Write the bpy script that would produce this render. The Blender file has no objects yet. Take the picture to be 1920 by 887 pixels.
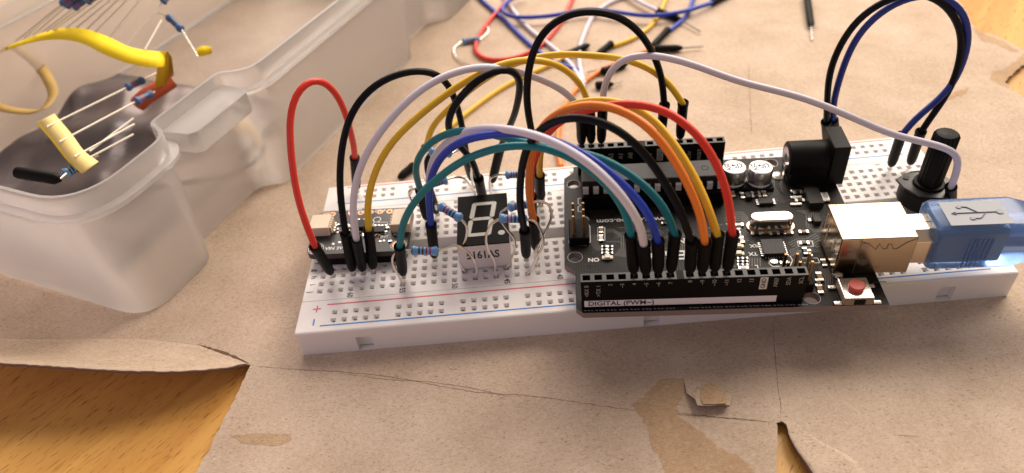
import bpy, bmesh, math, random
from mathutils import Vector, Matrix
random.seed(7)
S = bpy.context.scene
COL = S.collection
# ------------------------------------------------------------------ camera (1 unit = 1 cm)
S.unit_settings.system = 'METRIC'; S.unit_settings.scale_length = 0.01
CAM = Vector((-2.72864, -14.05559, 13.23688))
RC = Matrix(((0.99600541, -0.04252112, -0.07851873), (0.08692218, 0.66298599, 0.74356850), (0.02043945, -0.74742326, 0.66403366)))
FPX = 1374.61
cd = bpy.data.cameras.new('camera'); cam = bpy.data.objects.new('camera', cd); COL.objects.link(cam)
cam.matrix_world = Matrix.Translation(CAM) @ RC.transposed().to_4x4()
cd.sensor_width = 36; cd.sensor_fit = 'HORIZONTAL'; cd.lens = FPX / 1920 * 36
cd.clip_start = 0.5; cd.clip_end = 1000
cd.dof.use_dof = True; cd.dof.focus_distance = 16.6; cd.dof.aperture_fstop = 0.15
S.camera = cam
# ------------------------------------------------------------------ light
w = bpy.data.worlds.new('World'); S.world = w; w.use_nodes = True
w.node_tree.nodes['Background'].inputs[0].default_value = (1.0, 0.84, 0.76, 1)
w.node_tree.nodes['Background'].inputs[1].default_value = 0.27
def area(name, loc, tgt, size, power, col):
    d = bpy.data.lights.new(name, 'AREA'); d.shape = 'DISK'; d.size = size; d.energy = power; d.color = col
    o = bpy.data.objects.new(name, d); COL.objects.link(o); o.location = loc
    o.rotation_euler = (Vector(tgt) - Vector(loc)).to_track_quat('-Z', 'Y').to_euler()
area('room_lamp', (54, 44, 62), (0, 0, 0), 50, 70000, (1.0, 0.86, 0.74))
area('back_fill_light', (0, 80, 62), (0, 4, 0), 96, 122000, (1.0, 0.87, 0.77))  # broad light added behind for soft fill and reflections on top faces
area('screen_light', (-30, -20, 15), (-6, -2, 0), 16, 1300, (0.80, 0.60, 1.0))
S.view_settings.view_transform = 'Standard'; S.view_settings.look = 'None'
S.view_settings.exposure = 0.10; S.view_settings.gamma = 1
S.render.engine = 'CYCLES'
# ------------------------------------------------------------------ helpers
def ray(px, py): return RC.transposed() @ Vector(((px - 960) / FPX, -(py - 443.5) / FPX, -1))
def onz(px, py, z=0.0):
    d = ray(px, py); return CAM + d * ((z - CAM.z) / d.z)
def ony(px, py, y):
    d = ray(px, py); return CAM + d * ((y - CAM.y) / d.y)

MATS = {}
def mat(name, color, rough=0.5, metal=0.0, spec=0.5, coat=0.0, bump=None, var=None, trans=0.0, sss=0.0, aniso=None):
    if name in MATS: return MATS[name]
    m = bpy.data.materials.new(name); m.use_nodes = True; nt = m.node_tree; b = nt.nodes['Principled BSDF']
    b.inputs['Base Color'].default_value = (*color, 1); b.inputs['Roughness'].default_value = rough
    b.inputs['Metallic'].default_value = metal; b.inputs['Specular IOR Level'].default_value = spec
    b.inputs['Coat Weight'].default_value = coat; b.inputs['Transmission Weight'].default_value = trans
    if sss: b.inputs['Subsurface Weight'].default_value = sss; b.inputs['Subsurface Scale'].default_value = 0.15; b.inputs['Subsurface Radius'].default_value = (1, .8, .6)
    tc = None
    if bump or var:
        tc = nt.nodes.new('ShaderNodeTexCoord')
    if bump:
        sc, st = bump[0], bump[1]
        n = nt.nodes.new('ShaderNodeTexNoise'); n.inputs['Scale'].default_value = sc; n.inputs['Detail'].default_value = 4
        bp = nt.nodes.new('ShaderNodeBump'); bp.inputs['Strength'].default_value = st; bp.inputs['Distance'].default_value = 0.02
        nt.links.new(tc.outputs['Object'], n.inputs['Vector']); nt.links.new(n.outputs['Fac'], bp.inputs['Height']); nt.links.new(bp.outputs['Normal'], b.inputs['Normal'])
    if var:
        sc, c2, lo, hi = var
        n = nt.nodes.new('ShaderNodeTexNoise'); n.inputs['Scale'].default_value = sc; n.inputs['Detail'].default_value = 5
        r = nt.nodes.new('ShaderNodeMapRange'); r.inputs[1].default_value = lo; r.inputs[2].default_value = hi
        mx = nt.nodes.new('ShaderNodeMix'); mx.data_type = 'RGBA'; mx.inputs[6].default_value = (*color, 1); mx.inputs[7].default_value = (*c2, 1)
        nt.links.new(tc.outputs['Object'], n.inputs['Vector']); nt.links.new(n.outputs['Fac'], r.inputs[0]); nt.links.new(r.outputs[0], mx.inputs[0]); nt.links.new(mx.outputs[2], b.inputs['Base Color'])
    MATS[name] = m; return m

class MB:
    def __init__(s): s.v = []; s.f = []; s.m = []
    def add(s, vs, fs, mi=0):
        o = len(s.v); s.v += [tuple(v) for v in vs]; s.f += [tuple(i + o for i in f) for f in fs]; s.m += [mi] * len(fs); return s
    def box(s, x0, x1, y0, y1, z0, z1, mi=0):
        v = [(x, y, z) for z in (z0, z1) for y in (y0, y1) for x in (x0, x1)]
        return s.add(v, [(0, 2, 3, 1), (4, 5, 7, 6), (0, 1, 5, 4), (2, 6, 7, 3), (0, 4, 6, 2), (1, 3, 7, 5)], mi)
    def cbox(s, c, size, rz=0, mi=0):
        M = Matrix.Translation(c) @ Matrix.Rotation(rz, 4, 'Z'); hx, hy, hz = [q / 2 for q in size]
        v = [M @ Vector((x, y, z)) for z in (-hz, hz) for y in (-hy, hy) for x in (-hx, hx)]
        return s.add(v, [(0, 2, 3, 1), (4, 5, 7, 6), (0, 1, 5, 4), (2, 6, 7, 3), (0, 4, 6, 2), (1, 3, 7, 5)], mi)
    def prism(s, pts, z0, z1, mi=0):
        n = len(pts); v = [(p[0], p[1], z0) for p in pts] + [(p[0], p[1], z1) for p in pts]
        return s.add(v, [tuple(range(n))[::-1], tuple(range(n, 2 * n))] + [(i, (i + 1) % n, n + (i + 1) % n, n + i) for i in range(n)], mi)
    def lathe(s, prof, c=(0, 0, 0), axis=(0, 0, 1), n=24, mi=0, mis=None, cap=True):
        ax = Vector(axis).normalized(); a = ax.orthogonal().normalized(); b = ax.cross(a); c = Vector(c)
        vs = []
        for r, z in prof:
            for k in range(n):
                t = 2 * math.pi * k / n; vs.append(c + ax * z + (a * math.cos(t) + b * math.sin(t)) * r)
        for i in range(len(prof) - 1):
            if i == 0: base = len(s.v); s.v += [tuple(v) for v in vs]
            for k in range(n):
                s.f.append((base + i * n + k, base + i * n + (k + 1) % n, base + (i + 1) * n + (k + 1) % n, base + (i + 1) * n + k)); s.m.append(mis[i] if mis else mi)
        if cap:
            s.f.append(tuple(base + k for k in range(n))[::-1]); s.m.append(mis[0] if mis else mi)
            s.f.append(tuple(base + (len(prof) - 1) * n + k for k in range(n))); s.m.append(mis[-1] if mis else mi)
        return s
    def tube(s, pts, r, n=10, mi=0):
        pts = [Vector(p) for p in pts]; N = len(pts); T = [(pts[min(i + 1, N - 1)] - pts[max(i - 1, 0)]).normalized() for i in range(N)]
        a = T[0].orthogonal().normalized(); base = len(s.v)
        rr = r if isinstance(r, (list, tuple)) else [r] * N
        for i in range(N):
            a = (a - T[i] * a.dot(T[i])).normalized(); b = T[i].cross(a)
            for k in range(n):
                t = 2 * math.pi * k / n; s.v.append(tuple(pts[i] + (a * math.cos(t) + b * math.sin(t)) * rr[i]))
        for i in range(N - 1):
            for k in range(n): s.f.append((base + i * n + k, base + i * n + (k + 1) % n, base + (i + 1) * n + (k + 1) % n, base + (i + 1) * n + k)); s.m.append(mi)
        s.f.append(tuple(base + k for k in range(n))[::-1]); s.f.append(tuple(base + (N - 1) * n + k for k in range(n))); s.m += [mi, mi]
        return s
    def build(s, name, mats, parent=None, smooth=False, bevel=0, seg=2, fix=True):
        me = bpy.data.meshes.new(name); me.from_pydata(s.v, [], s.f)
        if not isinstance(mats, (list, tuple)): mats = [mats]
        for m in mats: me.materials.append(m)
        me.polygons.foreach_set('material_index', s.m)
        if fix:
            bm = bmesh.new(); bm.from_mesh(me); bmesh.ops.recalc_face_normals(bm, faces=bm.faces); bm.to_mesh(me); bm.free()
        me.update()
        if smooth:
            me.shade_smooth()
            try: me.set_sharp_from_angle(angle=math.radians(40))
            except Exception: pass
        o = bpy.data.objects.new(name, me); COL.objects.link(o)
        if parent: o.parent = parent
        if bevel:
            b = o.modifiers.new('bevel', 'BEVEL'); b.width = bevel; b.segments = seg; b.limit_method = 'ANGLE'; b.angle_limit = math.radians(40)
            b.harden_normals = False
        return o
def thing(name, label, cat, loc=(0, 0, 0), group=None, M=None):
    o = bpy.data.objects.new(name, None); COL.objects.link(o); o.empty_display_size = .3
    if M is not None: o.matrix_world = M
    else: o.location = loc
    o['label'] = label; o['category'] = cat
    if group: o['group'] = group
    return o
def tag(o, label, cat, group=None, kind=None):
    if label: o['label'] = label
    if cat: o['category'] = cat
    if group: o['group'] = group
    if kind: o['kind'] = kind
    return o
def spline(pts, step=0.12):
    P = [Vector(p) for p in pts]
    if len(P) == 2: return P
    P = [P[0] * 2 - P[1]] + P + [P[-1] * 2 - P[-2]]; out = []
    for i in range(1, len(P) - 2):
        p0, p1, p2, p3 = P[i - 1:i + 3]
        t0 = 0; t1 = t0 + max(1e-4, (p1 - p0).length) ** .5; t2 = t1 + max(1e-4, (p2 - p1).length) ** .5; t3 = t2 + max(1e-4, (p3 - p2).length) ** .5
        n = max(2, int((p2 - p1).length / step))
        for k in range(n):
            t = t1 + (t2 - t1) * k / n
            A1 = p0 * ((t1 - t) / (t1 - t0)) + p1 * ((t - t0) / (t1 - t0)); A2 = p1 * ((t2 - t) / (t2 - t1)) + p2 * ((t - t1) / (t2 - t1)); A3 = p2 * ((t3 - t) / (t3 - t2)) + p3 * ((t - t2) / (t3 - t2))
            B1 = A1 * ((t2 - t) / (t2 - t0)) + A2 * ((t - t0) / (t2 - t0)); B2 = A2 * ((t3 - t) / (t3 - t1)) + A3 * ((t - t1) / (t3 - t1))
            out.append(B1 * ((t2 - t) / (t2 - t1)) + B2 * ((t - t1) / (t2 - t1)))
    out.append(P[-2]); return out
def smooth_pts(P, it=2):
    for _ in range(it): P = [P[0]] + [(P[i - 1] + P[i] * 2 + P[i + 1]) / 4 for i in range(1, len(P) - 1)] + [P[-1]]
    return P
def text(s, size, M, m, parent, name='lettering', ext=0.002, bold=0.0, align='CENTER', sx=1.0):
    c = bpy.data.curves.new('t', 'FONT'); c.body = s; c.size = size; c.extrude = ext; c.offset = bold; c.align_x = align; c.align_y = 'CENTER'; c.resolution_u = 3
    t = bpy.data.objects.new('t', c); COL.objects.link(t)
    dg = bpy.context.evaluated_depsgraph_get(); me = bpy.data.meshes.new_from_object(t.evaluated_get(dg)); bpy.data.objects.remove(t)
    me.transform(M @ Matrix.Diagonal((sx, 1, 1, 1))); me.materials.clear(); me.materials.append(m)
    o = bpy.data.objects.new(name, me); COL.objects.link(o)
    if parent: o.parent = parent
    return o
def flat(x, y, z, rz=0): return Matrix.Translation((x, y, z)) @ Matrix.Rotation(math.radians(rz), 4, 'Z')
def join(objs, name):   # merge several text meshes into one part
    bm = bmesh.new(); m = objs[0].data.materials[0]; par = objs[0].parent
    for o in objs: bm.from_mesh(o.data)
    me = bpy.data.meshes.new(name); bm.to_mesh(me); bm.free(); me.materials.append(m)
    for o in objs: bpy.data.objects.remove(o)
    r = bpy.data.objects.new(name, me); COL.objects.link(r); r.parent = par; return r

# ------------------------------------------------------------------ materials
WHITE = mat('white_plastic', (.80, .775, .755), .38, spec=.4, sss=.25)
HOLE = mat('contact_dark', (.03, .028, .026), .6)
BLACKP = mat('black_plastic', (.005, .0045, .0045), .45, spec=.14, bump=(60, .15))
BOOT = mat('boot_black', (.004, .0035, .0035), .5, spec=.12, bump=(25, .25))
STEEL = mat('tinned_steel', (.72, .69, .65), .25, 1.0)
NICKEL = mat('nickel', (.50, .39, .28), .22, 1.0, bump=(3, .03))
GOLD = mat('gold_pin', (.32, .20, .09), .4, 1.0)
SILK = mat('silkscreen', (.72, .72, .70), .6)
SOLDER = mat('solder', (.75, .73, .69), .28, 1.0, bump=(40, .4))
PCBM = None
RED = mat('red_ink', (.72, .10, .12), .5); BLUE = mat('blue_ink', (.03, .22, .60), .5); INK = mat('black_ink', (.03, .03, .03), .6)

def cardboard_mat(name, c1, c2, spots=1.0):
    m = bpy.data.materials.new(name); m.use_nodes = True; nt = m.node_tree; b = nt.nodes['Principled BSDF']; N = nt.nodes.new; L = nt.links.new
    b.inputs['Roughness'].default_value = .88; b.inputs['Specular IOR Level'].default_value = .09
    tc = N('ShaderNodeTexCoord')
    big = N('ShaderNodeTexNoise'); big.inputs['Scale'].default_value = .5; big.inputs['Detail'].default_value = 6; big.inputs['Roughness'].default_value = .65
    fine = N('ShaderNodeTexNoise'); fine.inputs['Scale'].default_value = 9; fine.inputs['Detail'].default_value = 8; fine.inputs['Roughness'].default_value = .8; fine.inputs['Distortion'].default_value = .4
    L(tc.outputs['Object'], big.inputs['Vector']); L(tc.outputs['Object'], fine.inputs['Vector'])
    mx = N('ShaderNodeMix'); mx.data_type = 'RGBA'; mx.inputs[6].default_value = (*c1, 1); mx.inputs[7].default_value = (*c2, 1)
    add = N('ShaderNodeMath'); add.operation = 'MULTIPLY_ADD'; L(fine.outputs['Fac'], add.inputs[0]); add.inputs[1].default_value = .8; 
    s2 = N('ShaderNodeMath'); s2.operation = 'MULTIPLY'; L(big.outputs['Fac'], s2.inputs[0]); s2.inputs[1].default_value = .8; L(s2.outputs[0], add.inputs[2])
    r = N('ShaderNodeMapRange'); r.inputs[1].default_value = .62; r.inputs[2].default_value = 1.0; L(add.outputs[0], r.inputs[0]); L(r.outputs[0], mx.inputs[0])
    last = mx.outputs[2]
    # short fibres, dark and light, in several directions
    for k, (ang, sc, th, col, amt) in enumerate(((25, 17, .645, (.20, .12, .07), .6), (-40, 20, .65, (.20, .12, .07), .55), (80, 16, .66, (.22, .13, .08), .6), (10, 14, .64, (.70, .60, .48), .4), (-65, 16, .64, (.70, .60, .48), .4), (125, 22, .65, (.22, .14, .09), .5))):
        mp = N('ShaderNodeMapping'); mp.inputs['Rotation'].default_value = (0, 0, math.radians(ang)); mp.inputs['Scale'].default_value = (.55, 2.4, 1); mp.inputs['Location'].default_value = (k * 3.1, k, 0)
        wn = N('ShaderNodeTexNoise'); wn.inputs['Scale'].default_value = 1; wn.inputs['Detail'].default_value = 2; L(tc.outputs['Object'], wn.inputs['Vector'])
        av = N('ShaderNodeVectorMath'); av.operation = 'MULTIPLY_ADD'; av.inputs[1].default_value = (.6, .6, 0); L(wn.outputs['Color'], av.inputs[0]); L(tc.outputs['Object'], av.inputs[2])
        L(av.outputs[0], mp.inputs['Vector'])
        nn = N('ShaderNodeTexNoise'); nn.inputs['Scale'].default_value = sc; nn.inputs['Detail'].default_value = 1.5; L(mp.outputs[0], nn.inputs['Vector'])
        rr = N('ShaderNodeMapRange'); rr.inputs[1].default_value = th; rr.inputs[2].default_value = th + .05; rr.inputs[4].default_value = amt * spots; L(nn.outputs['Fac'], rr.inputs[0])
        m2 = N('ShaderNodeMix'); m2.data_type = 'RGBA'; m2.inputs[7].default_value = (*col, 1); L(rr.outputs[0], m2.inputs[0]); L(last, m2.inputs[6]); last = m2.outputs[2]
    vor = N('ShaderNodeTexVoronoi'); vor.inputs['Scale'].default_value = 1.3; L(tc.outputs['Object'], vor.inputs['Vector'])
    rv = N('ShaderNodeMapRange'); rv.inputs[1].default_value = .035; rv.inputs[2].default_value = .015; rv.inputs[4].default_value = .6; L(vor.outputs['Distance'], rv.inputs[0])
    m3 = N('ShaderNodeMix'); m3.data_type = 'RGBA'; m3.inputs[7].default_value = (.10, .055, .03, 1); L(rv.outputs[0], m3.inputs[0]); L(last, m3.inputs[6])
    L(m3.outputs[2], b.inputs['Base Color'])
    bp = N('ShaderNodeBump'); bp.inputs['Strength'].default_value = .4; bp.inputs['Distance'].default_value = .02; L(fine.outputs['Fac'], bp.inputs['Height'])
    b3 = N('ShaderNodeTexNoise'); b3.inputs['Scale'].default_value = .35; b3.inputs['Detail'].default_value = 2; L(tc.outputs['Object'], b3.inputs['Vector'])
    bp2 = N('ShaderNodeBump'); bp2.inputs['Strength'].default_value = .3; bp2.inputs['Distance'].default_value = .3; L(b3.outputs['Fac'], bp2.inputs['Height']); L(bp.outputs[0], bp2.inputs['Normal']); L(bp2.outputs[0], b.inputs['Normal'])
    return m
CARD = cardboard_mat('cardboard', (.47, .36, .26), (.65, .525, .41))
KRAFT = cardboard_mat('bare_kraft', (.41, .275, .16), (.56, .395, .25), .9)
EDGE = mat('cardboard_edge', (.16, .09, .06), .9)
CREASE = mat('crease_line', (.27, .18, .125), .9)

def wood_mat():
    m = bpy.data.materials.new('wood'); m.use_nodes = True; nt = m.node_tree; b = nt.nodes['Principled BSDF']; N = nt.nodes.new; L = nt.links.new
    tc = N('ShaderNodeTexCoord'); mp = N('ShaderNodeMapping'); mp.inputs['Rotation'].default_value = (0, 0, math.radians(-52)); L(tc.outputs['Object'], mp.inputs['Vector'])
    m1 = N('ShaderNodeMapping'); m1.inputs['Scale'].default_value = (.08, .9, 1); L(mp.outputs[0], m1.inputs['Vector'])
    n1 = N('ShaderNodeTexNoise'); n1.inputs['Scale'].default_value = 1.3; n1.inputs['Detail'].default_value = 6; n1.inputs['Distortion'].default_value = .6; L(m1.outputs[0], n1.inputs['Vector'])
    cr = N('ShaderNodeValToRGB'); cr.color_ramp.elements[0].position = .3; cr.color_ramp.elements[0].color = (.52, .25, .055, 1); cr.color_ramp.elements[1].position = .72; cr.color_ramp.elements[1].color = (.76, .44, .115, 1); L(n1.outputs['Fac'], cr.inputs[0])
    m2 = N('ShaderNodeMapping'); m2.inputs['Scale'].default_value = (1.2, 13, 1); L(mp.outputs[0], m2.inputs['Vector'])
    n2 = N('ShaderNodeTexNoise'); n2.inputs['Scale'].default_value = 2.2; n2.inputs['Detail'].default_value = 2; L(m2.outputs[0], n2.inputs['Vector'])
    r2 = N('ShaderNodeMapRange'); r2.inputs[1].default_value = .62; r2.inputs[2].default_value = .68; r2.inputs[4].default_value = .75; L(n2.outputs['Fac'], r2.inputs[0])
    mx = N('ShaderNodeMix'); mx.data_type = 'RGBA'; mx.inputs[7].default_value = (.20, .075, .02, 1); L(r2.outputs[0], mx.inputs[0]); L(cr.outputs[0], mx.inputs[6]); L(mx.outputs[2], b.inputs['Base Color'])
    b.inputs['Roughness'].default_value = .38; b.inputs['Specular IOR Level'].default_value = .35
    return m
WOOD = wood_mat()

def frosted_mat(name, col, a, rough):
    m = bpy.data.materials.new(name); m.use_nodes = True; nt = m.node_tree; nt.nodes.clear(); N = nt.nodes.new; L = nt.links.new
    out = N('ShaderNodeOutputMaterial'); d = N('ShaderNodeBsdfDiffuse'); t = N('ShaderNodeBsdfTranslucent'); rf = N('ShaderNodeBsdfRefraction'); tr = N('ShaderNodeBsdfTransparent'); g = N('ShaderNodeBsdfGlossy')
    d.inputs[0].default_value = (*col, 1); t.inputs[0].default_value = (*col, 1); rf.inputs[0].default_value = (.96, .94, .92, 1); rf.inputs['IOR'].default_value = 1.06; rf.inputs['Roughness'].default_value = rough
    g.inputs['Roughness'].default_value = .35; tr.inputs[0].default_value = (.97, .95, .93, 1)
    x1 = N('ShaderNodeMixShader'); x1.inputs[0].default_value = .5; L(d.outputs[0], x1.inputs[1]); L(t.outputs[0], x1.inputs[2])
    x2 = N('ShaderNodeMixShader'); x2.inputs[0].default_value = .7; L(rf.outputs[0], x2.inputs[1]); L(tr.outputs[0], x2.inputs[2])
    x3 = N('ShaderNodeMixShader'); x3.inputs[0].default_value = a; L(x1.outputs[0], x3.inputs[1]); L(x2.outputs[0], x3.inputs[2])
    fr = N('ShaderNodeFresnel'); fr.inputs[0].default_value = 1.3
    x4 = N('ShaderNodeMixShader'); L(fr.outputs[0], x4.inputs[0]); L(x3.outputs[0], x4.inputs[1]); L(g.outputs[0], x4.inputs[2]); L(x4.outputs[0], out.inputs[0])
    return m
FROST = frosted_mat('frosted_plastic', (1.0, .98, .96), .50, .12); FROSTIN = frosted_mat('frosted_inner_face', (.98, .95, .92), .86, .08)

# ------------------------------------------------------------------ table and cardboard
TABLE_Z = -0.20
t = MB().box(-90, 90, -50, 130, TABLE_Z - 2, TABLE_Z).build('table', WOOD); tag(t, None, None, kind='structure')
card = thing('cardboard_sheet', 'torn pale brown cardboard sheet covering the wooden table under everything', 'cardboard')
def P0(px, py, z=0.0): p = onz(px, py, z); return (p.x, p.y)
N1 = P0(470, 684)
def jitter(pts, amp, step=.12):
    out = []
    for i in range(len(pts) - 1):
        a = Vector((*pts[i][:2], 0)); b = Vector((*pts[i + 1][:2], 0)); n = max(1, int((b - a).length / step)); nn = Vector((-(b - a).y, (b - a).x, 0)).normalized()
        for k in range(n):
            q = a.lerp(b, k / n) + (nn * random.uniform(-amp, amp) if (k or i) else Vector((0, 0, 0))); out.append((q.x, q.y))
    out.append(tuple(pts[-1][:2])); return out
back_line = [(-40, 1.2), (-17.5, -1.2), (-15.0, -1.5), (-12.5, -1.75), (-10.9, -2.15)]
poly = []
poly += back_line + [N1]
poly += jitter([N1, P0(440, 750), P0(410, 806), P0(405, 815), P0(395, 838), P0(365, 887)], .02)[1:]
poly += [P0(330, 960), (-10, -22), P0(1452, 1100)[:2]]
poly += [P0(1456, 887), P0(1458, 800), P0(1456, 793)]
wr = [P0(1466, 790), P0(1474, 797), P0(1478, 815), P0(1492, 845), P0(1510, 872), P0(1524, 895), P0(1560, 950), P0(1640, 1100)]
poly += wr + [(6, -24), (34, -24)]
ur = [(34, 4.0), P0(1990, 232), P0(1960, 205), P0(1920, 184), P0(1896, 169), P0(1884, 152), P0(1903, 135), P0(1920, 119), P0(1935, 108), P0(1926, 97), P0(1916, 92), P0(1898, 82), P0(1874, 69), P0(1839, 60), P0(1819, 42), P0(1808, 15), P0(1798, 0), P0(1770, -60), P0(1700, -190)]
poly += [ur[0]] + jitter(ur[1:], .06) + [(20, 75), (-70, 75), (-70, 1.2)]
bm = bmesh.new(); vs = [bm.verts.new((x, y, 0)) for x, y in poly]; es = [bm.edges.new((vs[i], vs[(i + 1) % len(vs)])) for i in range(len(vs))]
bmesh.ops.triangle_fill(bm, use_beauty=True, use_dissolve=False, edges=es)
bmesh.ops.recalc_face_normals(bm, faces=bm.faces)
if sum(f.normal.z for f in bm.faces) < 0: bmesh.ops.reverse_faces(bm, faces=bm.faces)
me = bpy.data.meshes.new('sheet'); bm.to_mesh(me); bm.free(); me.materials.append(CARD); me.materials.append(EDGE)
so = bpy.data.objects.new('sheet', me); COL.objects.link(so); so.parent = card
sm = so.modifiers.new('thickness', 'SOLIDIFY'); sm.thickness = .06; sm.offset = -1; sm.material_offset_rim = 1
# raised left flap, curling up off the table
edge_px = [(-700, 610, 1.7), (-300, 645, 1.6), (0, 680, 1.25), (60, 684, 1.2), (130, 689, 1.14), (200, 693, 1.04), (270, 696, .9), (330, 696, .74), (385, 693, .58), (430, 688, .32), (462, 681, .08), (470, 684, .004)]
ed = spline([onz(*p) for p in edge_px], .25)
bl = spline([Vector((x, y, 0)) for x, y in back_line] + [Vector((*N1, 0))], .1)
def resample(P, n):
    L = [0]
    for i in range(1, len(P)): L.append(L[-1] + (P[i] - P[i - 1]).length)
    out = []; j = 0
    for k in range(n):
        s_ = L[-1] * k / (n - 1)
        while j < len(P) - 2 and L[j + 1] < s_: j += 1
        out.append(P[j].lerp(P[j + 1], 0 if L[j + 1] == L[j] else (s_ - L[j]) / (L[j + 1] - L[j])))
    return out
def at_x(P, x):
    for i in range(len(P) - 1):
        if P[i].x <= x <= P[i + 1].x: return P[i].lerp(P[i + 1], (x - P[i].x) / max(1e-6, P[i + 1].x - P[i].x))
    return P[-1] if x > P[-1].x else P[0]
# straight back line exactly as in the sheet polygon
blp = [Vector((x, y, 0)) for x, y in back_line] + [Vector((*N1, 0))]
xs = [ed[0].x + (N1[0] - ed[0].x) * k / 160 for k in range(161)]
g = MB(); n_ = 14
for x in xs:
    a = at_x(blp, x); e = at_x(ed, x)
    for k in range(n_):
        s_ = k / (n_ - 1); g.v.append((x, a.y + (e.y - a.y) * s_ + (random.uniform(-.012, .012) if k == n_ - 1 else 0), e.z * s_ ** 1.35 + .002 * (1 - s_)))
for i in range(160):
    for k in range(n_ - 1): g.f.append((i * n_ + k, i * n_ + k + 1, (i + 1) * n_ + k + 1, (i + 1) * n_ + k)); g.m.append(0)
fl = g.build('raised_flap', [CARD, EDGE], card, smooth=True)
me = fl.data
if sum(p.normal.z for p in me.polygons) < 0: me.flip_normals()
fm = fl.modifiers.new('thickness', 'SOLIDIFY'); fm.thickness = .06; fm.offset = -1; fm.material_offset_rim = 1
# raised right lip beside the wedge shaped slit
g = MB(); n_ = 8; ww = [Vector((*q, 0)) for q in wr]; ww = spline(ww, .1)
lip = []
for i, q in enumerate(ww):
    f_ = min(1, i / 12)
    for k in range(n_):
        s_ = k / (n_ - 1); lip.append((q.x + .95 * (1 - s_) * f_ + .02 * (1 - f_) * (1 - s_) , q.y + .25 * (1 - s_) * f_, .004 + .10 * f_ * s_ ** 1.8))
g.v = lip
for i in range(len(ww) - 1):
    for k in range(n_ - 1): g.f.append((i * n_ + k, i * n_ + k + 1, (i + 1) * n_ + k + 1, (i + 1) * n_ + k)); g.m.append(0)
lp = g.build('raised_lip', [CARD, EDGE], card, smooth=True)
if sum(p.normal.z for p in lp.data.polygons) < 0: lp.data.flip_normals()
fm = lp.modifiers.new('thickness', 'SOLIDIFY'); fm.thickness = .05; fm.offset = -1; fm.material_offset_rim = 1

def strip(px_pts, width, m, name, z=.003, jit=.0, parent=card, taper=True):
    P = [onz(x, y, z) for x, y in px_pts]; P = spline(P, .06); g = MB(); n = len(P)
    for i, p in enumerate(P):
        d = (P[min(i + 1, n - 1)] - P[max(0, i - 1)]).normalized(); nn = Vector((-d.y, d.x, 0)); wv = width * (.35 + .65 * random.random()) * (min(1, i / 5, (n - 1 - i) / 5) if taper else 1) / 2
        c = p + nn * random.uniform(-jit, jit); g.v += [tuple(c + nn * wv), tuple(c - nn * wv)]
        if i: g.f.append((2 * i - 2, 2 * i - 1, 2 * i + 1, 2 * i)); g.m.append(0)
    return g.build(name, m, parent)
strip([(478, 686), (560, 693), (640, 697), (740, 708), (820, 723), (900, 736), (990, 742), (1060, 751), (1180, 768), (1300, 779), (1380, 785), (1455, 792)], .026, CREASE, 'crease', jit=.012)
strip([(640, 700), (730, 712), (800, 716), (880, 727), (960, 745)], .022, CREASE, 'crease', jit=.01)
strip([(1260, 772), (1340, 782), (1420, 789)], .022, CREASE, 'crease', jit=.01)
strip([(1462, 786), (1464, 760), (1458, 720), (1456, 695), (1451, 640), (1449, 600)], .02, CREASE, 'crease', jit=.01)
strip([(1403, 120), (1406, 180), (1409, 255)], .03, CREASE, 'crease', jit=.006)
strip([(1670, 815), (1700, 817), (1730, 819)], .025, CREASE, 'crease')
slit = [(372, 646), (400, 655), (430, 665), (455, 676), (470, 684)]
strip(slit, .085, EDGE, 'slit', z=.006)  # dark strip painted on for the shade inside the gap
strip([(0, 640), (90, 647), (200, 650), (300, 655), (400, 668)], .02, CREASE, 'crease', z=.012)
def patch(px_pts, m, name, z, jit=.03):
    pts = jitter([P0(*q) for q in px_pts] + [P0(*px_pts[0])], jit, .07)[:-1]
    bm = bmesh.new(); vs = [bm.verts.new((x, y, z)) for x, y in pts]; es = [bm.edges.new((vs[i], vs[(i + 1) % len(vs)])) for i in range(len(vs))]
    bmesh.ops.triangle_fill(bm, use_beauty=True, edges=es); me = bpy.data.meshes.new(name); bm.to_mesh(me); bm.free(); me.materials.append(m)
    if sum(p.normal.z for p in me.polygons) < 0: me.flip_normals()
    o = bpy.data.objects.new(name, me); COL.objects.link(o); o.parent = card; return o
patch([(1240, 711), (1280, 709), (1285, 738), (1275, 752), (1268, 775), (1290, 795), (1320, 815), (1345, 838), (1385, 855), (1405, 870), (1415, 890), (1245, 890), (1238, 858), (1222, 840), (1215, 805), (1200, 780), (1185, 760), (1205, 745), (1220, 730)], KRAFT, 'peeled_patch', .004)
patch([(1858, 134), (1880, 131), (1900, 118), (1920, 100), (1920, 118), (1903, 134), (1884, 151), (1893, 168), (1875, 158), (1857, 150)], KRAFT, 'peeled_patch', .004)
patch([(1770, 190), (1790, 172), (1818, 164), (1812, 174), (1790, 184)], KRAFT, 'peeled_patch', .005)
patch([(430, 818), (480, 812), (545, 815), (548, 825), (520, 836), (460, 832)], KRAFT, 'peeled_patch', .004, .02)
patch([(1822, 50), (1850, 66), (1880, 76), (1910, 96), (1900, 97), (1870, 84), (1840, 76)], KRAFT, 'peeled_patch', .005)
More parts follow.
